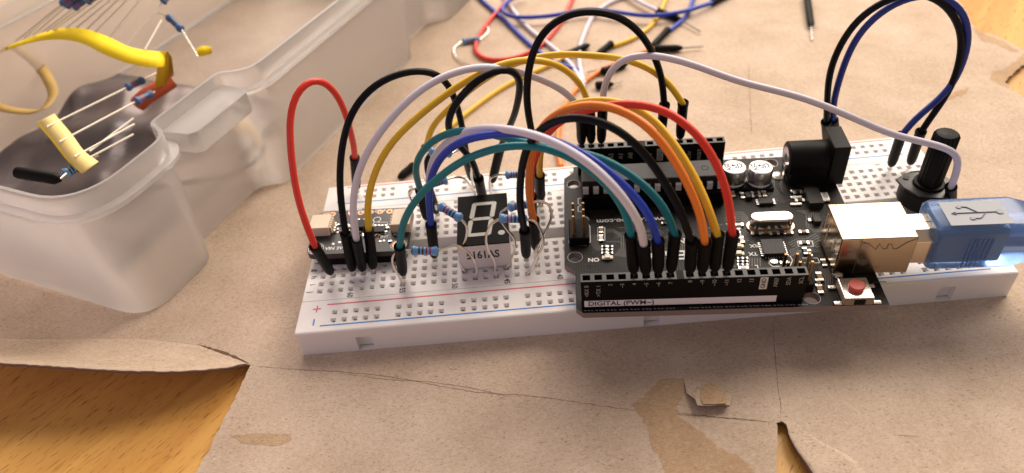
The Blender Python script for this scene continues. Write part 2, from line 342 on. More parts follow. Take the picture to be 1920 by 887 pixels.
# lifted flap of torn paper layer
def flap(px, z0, zs, name):
    g = MB(); pts = [onz(x, y, z) for (x, y), z in zip(px, zs)]; g.v = [tuple(p) for p in pts]; g.f = [tuple(range(len(pts)))]; g.m = [0]
    o = g.build(name, [CARD, EDGE], card); 
    if o.data.polygons[0].normal.z < 0: o.data.flip_normals()
    mm = o.modifiers.new('thickness', 'SOLIDIFY'); mm.thickness = .03; mm.offset = -1; mm.material_offset_rim = 1
    return o
flap([(1281, 709), (1310, 712), (1350, 722), (1372, 742), (1368, 760), (1335, 761), (1308, 760), (1303, 748), (1288, 738)], 0, [.01, .01, .01, .03, .16, .2, .2, .16, .06], 'torn_flap')
ff = flap([(1316, 724), (1334, 717), (1350, 728), (1362, 742), (1364, 756), (1340, 758), (1318, 757), (1312, 742)], 0, [.09, .06, .09, .135, .215, .22, .22, .14], 'torn_flap_face'); ff.data.materials[0] = KRAFT; ff.modifiers.clear()

# ------------------------------------------------------------------ breadboard
TZ = 0.75; XL, XR, YF, YB = -8.255, 8.255, -2.73, 2.82
bb = thing('breadboard', 'long white solderless breadboard with red and blue rail lines lying on the cardboard', 'breadboard')
def colx(c): return 7.874 - (c - 1) * .254
ROWS = {'a': 1.397, 'b': 1.143, 'c': .889, 'd': .635, 'e': .381, 'f': -.381, 'g': -.635, 'h': -.889, 'i': -1.143, 'j': -1.397}
RAILX = [-7.41 + .254 * (k + k // 5) for k in range(50)]
RAILF = (-2.385, -2.13); RAILB = (2.21, 2.47)
def hole_band(g, y0, y1, rows, cols):
    hs = .068
    X = [XL]; 
    for c in cols: X += [c - hs, c + hs]
    X.append(XR); Y = [y0]
    for r in rows: Y += [r - hs, r + hs]
    Y.append(y1)
    base = len(g.v)
    for y in Y:
        for x in X: g.v.append((x, y, TZ))
    nx = len(X)
    for j in range(len(Y) - 1):
        for i in range(nx - 1):
            q = (base + j * nx + i, base + j * nx + i + 1, base + (j + 1) * nx + i + 1, base + (j + 1) * nx + i)
            if not (i % 2 == 1 and j % 2 == 1): g.f.append(q); g.m.append(0); continue
            cx = (X[i] + X[i + 1]) / 2; cy = (Y[j] + Y[j + 1]) / 2; b2 = len(g.v); k = .036; z1 = TZ - .075
            g.v += [(cx - k, cy - k, z1), (cx + k, cy - k, z1), (cx + k, cy + k, z1), (cx - k, cy + k, z1)]
            for e in range(4): g.f.append((q[e], q[(e + 1) % 4], b2 + (e + 1) % 4, b2 + e)); g.m.append(0)
            z2 = TZ - .6; b3 = len(g.v)
            g.v += [(cx - k, cy - k, z2), (cx + k, cy - k, z2), (cx + k, cy + k, z2), (cx - k, cy + k, z2)]
            for e in range(4): g.f.append((b2 + e, b2 + (e + 1) % 4, b3 + (e + 1) % 4, b3 + e)); g.m.append(1)
            g.f.append((b3, b3 + 1, b3 + 2, b3 + 3)); g.m.append(1)
g = MB(); cols = [colx(c) for c in range(63, 0, -1)]
bv = .045
hole_band(g, YF + bv, -1.72, RAILF, RAILX); hole_band(g, -1.70, -.20, [ROWS[r] for r in 'jihgf'], cols); hole_band(g, .20, 1.70, [ROWS[r] for r in 'edcba'], cols); hole_band(g, 1.72, YB - bv, RAILB, RAILX)
def quad(*p): g.add(p, [(0, 1, 2, 3)])
for y in (-1.72, 1.70):  # joints between blocks and rails
    quad((XL, y, TZ), (XR, y, TZ), (XR, y + .008, TZ - .03), (XL, y + .008, TZ - .03)); quad((XL, y + .008, TZ - .03), (XR, y + .008, TZ - .03), (XR, y + .02, TZ), (XL, y + .02, TZ))
quad((XL, -.2, TZ), (XR, -.2, TZ), (XR, -.16, TZ - .3), (XL, -.16, TZ - .3)); quad((XL, -.16, TZ - .3), (XR, -.16, TZ - .3), (XR, .16, TZ - .3), (XL, .16, TZ - .3)); quad((XL, .16, TZ - .3), (XR, .16, TZ - .3), (XR, .2, TZ), (XL, .2, TZ))
# front wall with dovetail notches, back and ends
quad((XL, YF + bv, TZ), (XR, YF + bv, TZ), (XR, YF + .013, TZ - .015), (XL, YF + .013, TZ - .015)); quad((XL, YF + .013, TZ - .015), (XR, YF + .013, TZ - .015), (XR, YF, TZ - .05), (XL, YF, TZ - .05))
NZ = .47; xs_ = [XL]
for nx_ in (-6.72, 0.0, 6.76): xs_ += [nx_ - .19, nx_ + .19]
xs_.append(XR)
quad((XL, YF, TZ - .05), (XR, YF, TZ - .05), (XR, YF, NZ), (XL, YF, NZ))
for i in range(0, len(xs_), 2): quad((xs_[i], YF, NZ), (xs_[i + 1], YF, NZ), (xs_[i + 1], YF, 0), (xs_[i], YF, 0))
for i in range(1, len(xs_) - 1, 2):
    a, b_ = xs_[i], xs_[i + 1]; d = YF + .16
    quad((a, YF, NZ), (b_, YF, NZ), (b_, d, NZ), (a, d, NZ)); quad((a, d, NZ), (b_, d, NZ), (b_, d, .02), (a, d, .02)); quad((a, YF, NZ), (a, d, NZ), (a, d, 0), (a, YF, 0)); quad((b_, YF, NZ), (b_, d, NZ), (b_, d, 0), (b_, YF, 0))
quad((XL, YB - bv, TZ), (XR, YB - bv, TZ), (XR, YB, TZ - .04), (XL, YB, TZ - .04)); quad((XL, YB, TZ - .04), (XR, YB, TZ - .04), (XR, YB, 0), (XL, YB, 0))
for x in (XL, XR):
    g.add([(x, YF, 0), (x, YB, 0), (x, YB, TZ - .04), (x, YB - bv, TZ), (x, .2, TZ), (x, .16, TZ - .3), (x, -.16, TZ - .3), (x, -.2, TZ), (x, YF + bv, TZ), (x, YF, TZ - .05)], [tuple(range(10))])
quad((XL, YF, .001), (XR, YF, .001), (XR, YB, .001), (XL, YB, .001))
g.build('body', [WHITE, mat('hole_wall', (.36, .34, .32), .6)], bb, fix=False)
def rail(y, m, name, x0=-7.70, x1=7.72): MB().box(x0, x1, y - .018, y + .018, TZ, TZ + .003).build(name, m, bb)
rail(-2.53, BLUE, 'blue_line'); rail(-1.865, RED, 'red_line', -7.62); rail(1.985, BLUE, 'blue_line'); rail(2.70, RED, 'red_line')
def sign(x, y, plus, m):
    g = MB().box(x - .10 if plus else x - .018, x + .10 if plus else x + .018, y - .018 if plus else y - .1, y + .018 if plus else y + .1, TZ, TZ + .003)
    if plus: g.box(x - .016, x + .016, y - .11, y + .11, TZ + .0005, TZ + .0035)
    g.build('polarity_mark', m, bb)
sign(-7.85, -1.98, True, RED); sign(-7.86, -2.40, False, BLUE); sign(-7.9, 2.62, True, RED); sign(-7.9, 2.12, False, BLUE)
T_ = []
for c in range(60, 0, -5): T_.append(text(str(c), .20, flat(colx(c) - .0, -1.60, TZ + .0015, -90), INK, bb, ext=.001, sx=.85, bold=.003))
for c in list(range(60, 0, -5)) + [1]: T_.append(text(str(c), .20, flat(colx(c), 1.62, TZ + .0015, -90), INK, bb, ext=.001, sx=.8, bold=.003))
for r, y in ROWS.items(): T_.append(text(r, .20, flat(-8.10, y, TZ + .0015, -90), INK, bb, ext=.001, bold=.003)); T_.append(text(r, .20, flat(8.12, y, TZ + .0015, -90), INK, bb, ext=.001))
for o_ in T_: o_.name = 'lettering'
ALLX = cols; ALLY = list(ROWS.values())
def hole(px, py=None, col=None, row=None):
    if col: return Vector((colx(col), ROWS[row], TZ))
    p = onz(px, py, TZ)
    if abs(p.y) > 1.8:
        return Vector((min(RAILX, key=lambda x: abs(x - p.x)), min(RAILF + RAILB, key=lambda y: abs(y - p.y)), TZ))
    return Vector((min(ALLX, key=lambda x: abs(x - p.x)), min(ALLY, key=lambda y: abs(y - p.y)), TZ))
def H(c, r): return hole(0, 0, c, r)

# ------------------------------------------------------------------ microcontroller board
sv = Vector((0.00894935, -0.01903365, -0.0927443)); AM = Matrix.Translation((5.27288, 1.54955, 1.29882)) @ Matrix.Rotation(sv.length, 4, sv.normalized())
AMi = AM.inverted(); mi_ = .00254
ar = thing('microcontroller_board', 'black microcontroller board with silver USB socket lying across the right half of the breadboard', 'circuit board', M=AM)
def U(xm, ym, z=0): return Vector((-xm * mi_, -ym * mi_, z))
def UW(xm, ym, z=0): return AM @ U(xm, ym, z)
def PL(px, py, z=0.0):    # pixel -> board plane
    d = AMi.to_3x3() @ ray(px, py); o = AMi @ CAM; return o + d * ((z - o.z) / d.z)
def pcb_mat():
    m = bpy.data.materials.new('black_solder_mask'); m.use_nodes = True; nt = m.node_tree; b = nt.nodes['Principled BSDF']; N = nt.nodes.new; L = nt.links.new
    tc = N('ShaderNodeTexCoord'); sx = N('ShaderNodeSeparateXYZ'); L(tc.outputs['Object'], sx.inputs[0]); hs = []
    for a in (0, 1):
        mu = N('ShaderNodeMath'); mu.operation = 'MULTIPLY'; mu.inputs[1].default_value = 2 * math.pi / .062; L(sx.outputs[a], mu.inputs[0]); sn = N('ShaderNodeMath'); sn.operation = 'SINE'; L(mu.outputs[0], sn.inputs[0]); hs.append(sn)
    mm = N('ShaderNodeMath'); mm.operation = 'MAXIMUM'; L(hs[0].outputs[0], mm.inputs[0]); L(hs[1].outputs[0], mm.inputs[1])
    r = N('ShaderNodeMapRange'); r.inputs[1].default_value = .2; r.inputs[2].default_value = .7; L(mm.outputs[0], r.inputs[0])
    nz = N('ShaderNodeTexNoise'); nz.inputs['Scale'].default_value = 1.6; L(tc.outputs['Object'], nz.inputs['Vector']); r3 = N('ShaderNodeMapRange'); r3.inputs[1].default_value = .46; r3.inputs[2].default_value = .5; L(nz.outputs['Fac'], r3.inputs[0])
    m4 = N('ShaderNodeMath'); m4.operation = 'MULTIPLY'; L(r.outputs[0], m4.inputs[0]); L(r3.outputs[0], m4.inputs[1])
    mx = N('ShaderNodeMix'); mx.data_type = 'RGBA'; mx.inputs[6].default_value = (.005, .005, .0045, 1); mx.inputs[7].default_value = (.024, .022, .018, 1); L(m4.outputs[0], mx.inputs[0]); L(mx.outputs[2], b.inputs['Base Color'])
    bp = N('ShaderNodeBump'); bp.inputs['Strength'].default_value = .4; bp.inputs['Distance'].default_value = .006; L(m4.outputs[0], bp.inputs['Height']); L(bp.outputs[0], b.inputs['Normal'])
    b.inputs['Roughness'].default_value = .45; b.inputs['Specular IOR Level'].default_value = .18
    return m
PCB = pcb_mat(); PCBEDGE = mat('pcb_edge', (.22, .17, .15), .7); TRACE = mat('trace_mask', (.045, .042, .035), .35, spec=.4)
# pcb with mounting holes
outl = [(0, 0), (2600, 0), (2600, 100), (2700, 200), (2700, 1490), (2600, 1590), (2600, 2040), (2540, 2100), (0, 2100)]
holes = [(600, 2000), (550, 100), (2600, 1400), (2600, 300)]
def plate(outline, hls, r, z0, z1, mats, name, parent, n=28):
    bm = bmesh.new(); es = []
    def loop(pts):
        vs = [bm.verts.new((p[0], p[1], z1)) for p in pts]; return [bm.edges.new((vs[i], vs[(i + 1) % len(vs)])) for i in range(len(vs))]
    es += loop(outline)
    for h in hls: es += loop([(h[0] + r * math.cos(2 * math.pi * k / n), h[1] + r * math.sin(2 * math.pi * k / n)) for k in range(n)])
    bmesh.ops.triangle_fill(bm, use_beauty=True, edges=es)
    me = bpy.data.meshes.new(name); bm.to_mesh(me); bm.free()
    for m in mats: me.materials.append(m)
    if sum(p.normal.z for p in me.polygons) < 0: me.flip_normals()
    o = bpy.data.objects.new(name, me); COL.objects.link(o); o.parent = parent
    md = o.modifiers.new('thickness', 'SOLIDIFY'); md.thickness = z1 - z0; md.offset = -1; md.material_offset_rim = 1
    return o
plate([tuple(U(*p)[:2]) for p in outl], [tuple(U(*p)[:2]) for p in holes], .16, -.16, 0, [PCB, PCBEDGE], 'pcb', ar)
for h in holes:
    g = MB(); c = U(*h)
    for rr, r2 in ((.185, .17),):
        n = 28; base = len(g.v)
        for k in range(n):
            a = 2 * math.pi * k / n; g.v += [(c.x + rr * math.cos(a), c.y + rr * math.sin(a), .003), (c.x + r2 * math.cos(a), c.y + r2 * math.sin(a), .003)]
        for k in range(n): k2 = (k + 1) % n; g.f.append((base + 2 * k, base + 2 * k2, base + 2 * k2 + 1, base + 2 * k + 1)); g.m.append(0)
    g.build('hole_ring', mat('dim_silk', (.30, .29, .28), .5), ar)
# traces: bundles of 45 degree runs
def trace(g, pts, wd=.022, z=.003):
    for i in range(len(pts) - 1):
        a, b = Vector((*pts[i][:2], 0)), Vector((*pts[i + 1][:2], 0)); d = (b - a)
        if d.length < 1e-4: continue
        d.normalize(); n = Vector((-d.y, d.x, 0)) * wd / 2; e = d * wd * .35
        g.add([(*(a - e + n)[:2], z), (*(b + e + n)[:2], z), (*(b + e - n)[:2], z), (*(a - e - n)[:2], z)], [(3, 2, 1, 0)])
g = MB()
def bundle(px, n, off):
    P = [PL(*p) for p in px]
    for k in range(n):
        trace(g, [(p.x + off[0] * k, p.y + off[1] * k) for p in P], z=.003)
bundle([(1385, 392), (1400, 392), (1412, 400), (1440, 440), (1470, 442)], 0, (0, 0))
bundle([(1362, 398), (1392, 398), (1402, 408), (1402, 416)], 5, (-.02, -.075))
bundle([(1375, 415), (1395, 428), (1420, 443)], 5, (-.035, -.06))
bundle([(1478, 456), (1495, 448), (1510, 449), (1530, 438)], 6, (.03, -.062))
bundle([(1480, 470), (1500, 462), (1532, 462)], 4, (0, -.06))
bundle([(1450, 322), (1452, 352), (1462, 366), (1490, 372)], 6, (-.055, -.03))
bundle([(1400, 350), (1416, 366), (1416, 382)], 5, (.055, 0))
bundle([(1470, 330), (1462, 345), (1468, 360), (1480, 372), (1490, 385)], 3, (.05, 0))
bundle([(1495, 395), (1512, 402), (1512, 425), (1528, 436)], 6, (.055, 0))
bundle([(1165, 440), (1165, 465), (1152, 480)], 6, (.05, -.01)); bundle([(1125, 430), (1150, 430), (1165, 440)], 3, (0, -.05))
bundle([(1110, 440), (1110, 460), (1120, 470)], 4, (.05, 0)); bundle([(1250, 430), (1275, 445), (1275, 470)], 5, (.05, 0))
bundle([(1400, 485), (1400, 500)], 6, (.06, 0)); bundle([(1535, 500), (1548, 520), (1548, 545)], 5, (.05, 0)); bundle([(1100, 350), (1100, 372)], 3, (.05, 0))
bundle([(1070, 415), (1070, 455)], 2, (.03, 0))
for _ in range(26):
    px, py = random.choice([(1240, 445), (1180, 445), (1330, 440), (1420, 500), (1395, 440), (1560, 550)]); p = PL(px + random.uniform(-50, 40), py + random.uniform(-18, 25)); s_ = random.uniform(.15, .5); sg = random.choice((-1, 1))
    trace(g, [(p.x, p.y), (p.x + s_, p.y), (p.x + s_ + .12, p.y + .12 * sg), (p.x + s_ + .12 + random.uniform(0, .3), p.y + .12 * sg)])
g.build('traces', TRACE, ar)

# socket headers
HB = mat('header_black', (.004, .0038, .0038), .5, spec=.10); HT = mat('header_top', (.035, .034, .032), .5); LBL = mat('label_grey', (.74, .72, .78), .55)
def header(xm_left, n, ym, name='socket_header'):
    g = MB(); x0 = U(xm_left, ym).x - .127; y0 = U(0, ym).y; hw = .125; zt = .85
    x1 = x0 + n * .254
    g.add([(x0, y0 - hw, 0), (x1, y0 - hw, 0), (x1, y0 - hw, zt), (x0, y0 - hw, zt)], [(0, 1, 2, 3)]); g.add([(x0, y0 + hw, 0), (x1, y0 + hw, 0), (x1, y0 + hw, zt), (x0, y0 + hw, zt)], [(3, 2, 1, 0)])
    for x in (x0, x1): g.add([(x, y0 - hw, 0), (x, y0 + hw, 0), (x, y0 + hw, zt), (x, y0 - hw, zt)], [(0, 1, 2, 3)])
    for k in range(n):
        a = x0 + k * .254; b = a + .254; k1 = .082; cx = (a + b) / 2; h0 = .078
        o = [(a, y0 - hw, zt), (b, y0 - hw, zt), (b, y0 + hw, zt), (a, y0 + hw, zt)]; i_ = [(cx - k1, y0 - h0, zt), (cx + k1, y0 - h0, zt), (cx + k1, y0 + h0, zt), (cx - k1, y0 + h0, zt)]; d = [(p[0], p[1], zt - .45) for p in i_]
        g.add(o + i_, [(e, (e + 1) % 4, 4 + (e + 1) % 4, 4 + e) for e in range(4)], 1); g.add(i_ + d, [(e, (e + 1) % 4, 4 + (e + 1) % 4, 4 + e) for e in range(4)] + [(4, 5, 6, 7)], 2)
    return g.build(name, [HB, HT, mat('socket_inside', (.002, .002, .002), .8)], ar, fix=False), y0 - hw, x0, x1
h1, yf, dx0, dx1 = header(2500, 8, 2000); h2, _, _, dx2 = header(1640, 10, 2000)
h3, yb, ax0, ax1 = header(2500, 6, 100); h4, _, px0, px1 = header(1800, 8, 100)
# filler pieces of the one piece shrouds
MB().box(dx1 + .001, U(1640, 0).x - .128, yf, yf + .25, 0, .85).build('header_spacer', [HB], ar); MB().box(ax1 + .001, px0 - .001, yb, yb + .25, 0, .85).build('header_spacer', [HB], ar)
def front(x, y, z, rz=0): return Matrix.Translation((x, y, z)) @ Matrix.Rotation(math.pi / 2, 4, 'X') @ Matrix.Rotation(math.radians(rz), 4, 'Z')
MB().box(dx0 + .06, dx0 + 4.16, yf - .004, yf - .0005, .06, .25).build('label_strip', LBL, ar)
text('DIGITAL (PWM~)', .19, front(dx0 + .14, yf - .0055, .155), INK, ar, align='LEFT', bold=.003, sx=1.0)
DSILK = mat('dim_print', (.36, .35, .33), .7)
T_ = []
for k, s_ in enumerate(['◄RX 0', '►TX 1', '2', '~3', '4', '~5', '~6', '7']):
    s_ = s_.replace('◄', '<').replace('►', '>')
    T_.append(text(s_, .135 if k < 2 else .12, front(dx0 + .127 + .254 * k, yf - .003, .77 if k > 1 else .74, 90), DSILK, ar, align='RIGHT'))
d8 = U(1640, 0).x
for k, s_ in enumerate(['8', '~9', '~10', '~11', '12', '13', '', 'AREF', 'SDA', 'SCL']):
    if s_: T_.append(text(s_, .125, front(d8 + .254 * k, yf - .003, .80, 90), DSILK, ar, align='RIGHT'))
for o_ in T_: o_.name = 'pin_number'
MB().box(d8 + .254 * 6 - .08, d8 + .254 * 6 + .08, yf - .003, yf - .0005, .46, .82).build('ground_label', mat('pale_print', (.66, .64, .64), .6), ar)
text('GND', .135, front(d8 + .254 * 6, yf - .0045, .64, 90), INK, ar, bold=.002)
g = MB()
for k in range(19):
    if k == 8: continue
    x = dx0 + .127 + .254 * k
    for s_ in (-.08, 0, .07): g.add([(x + s_, U(0, 2068).y, .003), (x + s_ + .05, U(0, 2068).y - .012, .003), (x + s_ + .05, U(0, 2068).y - .03, .003), (x + s_, U(0, 2068).y - .014, .003)], [(0, 1, 2, 3)])
g.build('solder_marks', DSILK, ar)
MB().box(ax0 + .1, ax1 - .03, yb - .004, yb - .0005, .02, .15).build('label_strip', mat('label_dim', (.34, .34, .34), .55), ar); MB().box(px0 - .02, px1 - .06, yb - .004, yb - .0005, .02, .15).build('label_strip', MATS['label_dim'], ar)
T_ = [text('ANALOG IN', .14, front(ax0 + .72, yb - .0055, .085), INK, ar, bold=.002, sx=1.1), text('POWER', .14, front(px0 + 1.02, yb - .0055, .085), INK, ar, bold=.002, sx=1.1)]
join(T_, 'header_title')
T_ = [text(s_, .17, front(ax0 + .127 + .254 * k, yb - .003, .57, 90), DSILK, ar) for k, s_ in enumerate(['A5', 'A4', 'A3', 'A2', 'A1', 'A0'])]
T_ += [text(s_, .13, front(px0 + .127 + .254 * k, yb - .003, .50, 90), DSILK, ar) for k, s_ in enumerate(['VIN', '', 'GND', '5V', '3.3V', 'RESET', 'IOREF'])if s_]
for o_ in T_: o_.name = 'pin_number'
MB().box(px0 + .127 + .254 - .08, px0 + .127 + .254 + .08, yb - .003, yb - .0005, .36, .74).build('ground_label', MATS['label_dim'], ar); text('GND', .14, front(px0 + .381, yb - .0045, .55, 90), INK, ar)

# DIP chip in its socket
CH = mat('chip_epoxy', (.014, .013, .012), .45, spec=.28, bump=(90, .2))
sx0, sx1 = U(2520, 0).x, U(1130, 0).x; sy = U(0, 535).y
MB().box(sx0, sx1, sy - .50, sy + .50, 0, .42).build('chip_socket', HB, ar, bevel=.02)
ch = MB().box(sx0 + .02, sx1 - .02, sy - .34, sy + .34, .46, .80).build('microcontroller_chip', CH, ar, bevel=.03)
g = MB()
LEGM = mat('leg_tin', (.80, .77, .73), .4, .4)
for k in range(14):
    x = U(2475 - 100 * k, 0).x
    for sg in (-1, 1):
        g = MB(); y = sy + sg * .38; g.box(x - .07, x + .07, min(y - sg * .04, y + sg * .02), max(y - sg * .04, y + sg * .02), .60, .66); g.box(x - .07, x + .07, min(y + sg * .0, y + sg * .03), max(y, y + sg * .03), .44, .64)
        g.build('chip_leg', LEGM, ch, bevel=.01)
MB().lathe([(.09, 0), (.09, .003), (.075, .003), (.07, -.001)], (sx1 - .45, sy, .80), n=20, cap=False).build('chip_mark', MATS['socket_inside'], ar)

# ICSP headers
def icsp(pts, name, zb=.25, zt=.85):
    cx = sum(p[0] for p in pts) / 6; cy = sum(p[1] for p in pts) / 6; c = U(cx, cy); wx = (max(p[0] for p in pts) - min(p[0] for p in pts)) * mi_ + .25; wy = (max(p[1] for p in pts) - min(p[1] for p in pts)) * mi_ + .25
    b = MB().box(c.x - wx / 2, c.x + wx / 2, c.y - wy / 2, c.y + wy / 2, 0, zb).build(name, HB, ar, bevel=.03)
    for p in pts:
        q = U(*p); MB().box(q.x - .032, q.x + .032, q.y - .032, q.y + .032, zb - .01, zt).build('pin', GOLD, b, bevel=.012)
icsp([(x, y) for x in (2605, 2508) for y in (1009, 1105, 1198)], 'programming_header')
icsp([(x, y) for x in (817, 722, 624) for y in (1798, 1896)], 'programming_header')

# USB socket
cu = U(60, 1520)
ux0, ux1 = U(366, 0).x, U(-248, 0).x; uy0, uy1 = U(0, 1752).y, U(0, 1284).y
us = thing('x', 'x', 'x') if False else None
usb = MB()
# shell open on the +x end
usb.box(ux0, ux1, uy0, uy1, .04, 1.09)
uo = usb.build('usb_socket', NICKEL, ar, bevel=.035, seg=3)
ubk = MATS['socket_inside']
MB().box(U(205, 0).x - .006, U(205, 0).x + .006, uy0 - .002, uy1 + .002, .05, 1.0925).build('shell_seam', mat('seam_dark', (.15, .10, .07), .5), uo, bevel=0)
MB().box(ux1 - .02, ux1 + .006, uy0 + .1, uy1 - .1, .14, .98).build('socket_mouth', ubk, uo)
def on_front(px, py, yl):
    d = AMi.to_3x3() @ ray(px, py); o = AMi @ CAM; return o + d * ((yl - o.y) / d.y)
g = MB(); zz = [(1612, 452), (1630, 458), (1642, 468), (1650, 457), (1655, 467), (1663, 466), (1666, 458), (1672, 458), (1675, 467), (1683, 466), (1700, 455), (1722, 447)]
P = [on_front(x, y, uy0 - .004) for x, y in zz]; g.tube(P, .008, 6); g.build('shell_joint', MATS['seam_dark'], uo)
for (px, py) in ((1622, 462), (1595, 478), (1620, 492)): 
    p = on_front(px, py, uy0 - .003); MB().lathe([(.09, -.006), (.085, .003), (.06, .003), (.05, -.003)], p, axis=(0, 1, 0), n=18).build('shell_dimple', mat('dimple', (.42, .34, .28), .3, 1.0), uo, smooth=True)
for dy, z0, z1 in ((-.25, .45, .80), (.22, .30, .85), (.42, .55, .95)):
    MB().cbox((ux0 - .004, (uy0 + uy1) / 2 + dy, (z0 + z1) / 2), (.012, .02, z1 - z0)).build('shell_slot', MATS['silkscreen'], uo)
MB().lathe([(.10, 0), (.12, .02), (.10, .06), (.03, .09)], U(322, 1745, 0), n=16).build('solder_foot', SOLDER, uo, smooth=True)

# DC jack
jx0, jx1 = U(470, 0).x, U(-60, 0).x; jy = U(0, 312).y
jk = MB().lathe([(.40, 0), (.43, .02), (.43, 1.0)], (jx0, jy, .55), axis=(1, 0, 0), n=36); jk.box(jx0 + .06, jx1 - .38, jy - .42, jy + .42, 0, .52)
jo = jk.build('power_jack', BLACKP, ar, smooth=True, bevel=.01)
MB().box(jx1 - .40, jx1, jy - .48, jy + .46, 0, 1.14).build('jack_flange', BLACKP, jo, bevel=.03)
MB().lathe([(.30, 0), (.30, -.012), (.14, -.014), (.1, .0)], (jx0 - .004, jy, .55), axis=(1, 0, 0), n=24).build('jack_rear', mat('jack_metal', (.35, .30, .34), .3, .9), jo, smooth=True)
MB().lathe([(.15, 0), (.17, .02), (.12, .06), (.03, .08)], PL(1459, 330), n=14).build('solder_foot', SOLDER, jo, smooth=True)
MB().box(jx0 - .06, jx0 - .01, jy - .2, jy - .1, 0, .5).build('jack_pin', STEEL, jo)

# capacitors
ALU = mat('aluminium_can', (.62, .61, .60), .28, .9); ALUT = mat('aluminium_top', (.80, .79, .77), .35, .6)
for (px, py) in ((1377, 313), (1427, 313)):
    c = PL(px, py, .54); c = Vector((c.x, c.y, 0))
    b = MB().box(c.x - .33, c.x + .33, c.y - .33, c.y + .33, 0, .07).build('capacitor', HB, ar, bevel=.04)
    MB().lathe([(.30, .07), (.315, .09), (.315, .13), (.295, .15), (.305, .17), (.305, .50), (.28, .54)], c, n=36).build('can', ALU, b, smooth=True)
    MB().lathe([(.28, .5405), (.265, .548), (.0, .548)], c, n=36, cap=False).build('can_top', ALUT, b, smooth=True)
    T_ = [text('CS', .18, flat(c.x + .13, c.y + .02, .551, -80), INK, b, bold=.006), text('47', .18, flat(c.x - .02, c.y + .02, .551, -80), INK, b, bold=.006), text('25V', .18, flat(c.x - .17, c.y, .551, -80), INK, b, bold=.006)]
    join(T_, 'lettering')
# crystal
def stadium(L_, r, n=10):
    return [((L_ / 2 - r) + r * math.cos(a), r * math.sin(a)) for a in [(-math.pi / 2) + math.pi * k / n for k in range(n + 1)]] + [(-(L_ / 2 - r) + r * math.cos(a), r * math.sin(a)) for a in [(math.pi / 2) + math.pi * k / n for k in range(n + 1)]]
ca = PL(1408, 405, .34); cb = PL(1488, 405, .34); cc = (ca + cb) / 2
g = MB().prism([(cc.x + x, cc.y + y) for x, y in stadium(1.13, .235)], .01, .05); cr = g.build('crystal', NICKEL, ar, bevel=.015)
MB().prism([(cc.x + x, cc.y + y) for x, y in stadium(1.0, .18)], .05, .35).build('crystal_can', mat('crystal_steel', (.78, .73, .66), .16, 1.0), cr, smooth=True, bevel=.04, seg=3)
text('16.000', .17, flat(cc.x + .02, cc.y, .352, 0), mat('etch', (.45, .40, .34), .5, .6), cr, sx=1.15)
# flat packs
def chip(px, py, sx, sy, h, name='chip', legs=None, rz=0):
    c = PL(px, py, h); c.z = 0; o = MB().cbox((c.x, c.y, h / 2 + .01), (sx, sy, h), 0).build(name, CH, ar, bevel=.01)
    if legs:
        g = MB()
        for (axis, n, p, ext) in legs:
            for k in range(n):
                q = (k - (n - 1) / 2) * p
                for sg in (-1, 1):
                    g = MB()
                    if axis == 'x': g.cbox((c.x + q, c.y + sg * (sy / 2 + ext / 2), .03), (p * .45, ext, .03))
                    else: g.cbox((c.x + sg * (sx / 2 + ext / 2), c.y + q, .03), (ext, p * .45, .03))
                    g.build('chip_leg', SOLDER, o)
    return o
chip(1450, 462, .50, .50, .12, 'usb_chip', [('x', 8, .06, .05), ('y', 8, .06, .05)])
chip(1526, 366, .34, .62, .17, 'regulator_chip')
for py in (359, 371, 384):
    c = PL(1493, py - 1, .03); MB().cbox((c.x, c.y, .03), (.28, .09, .05)).build('solder_pad', SOLDER, ar, bevel=.02)
c = PL(1547, 370, .03); MB().cbox((c.x, c.y, .04), (.17, .34, .06)).build('solder_pad', SOLDER, ar, bevel=.02)
chip(1404, 365, .16, .2, .10, 'chip'); chip(1532, 410, .16, .22, .12, 'chip'); chip(1436, 376, .34, .22, .08, 'chip', [('y', 4, .055, .06)])
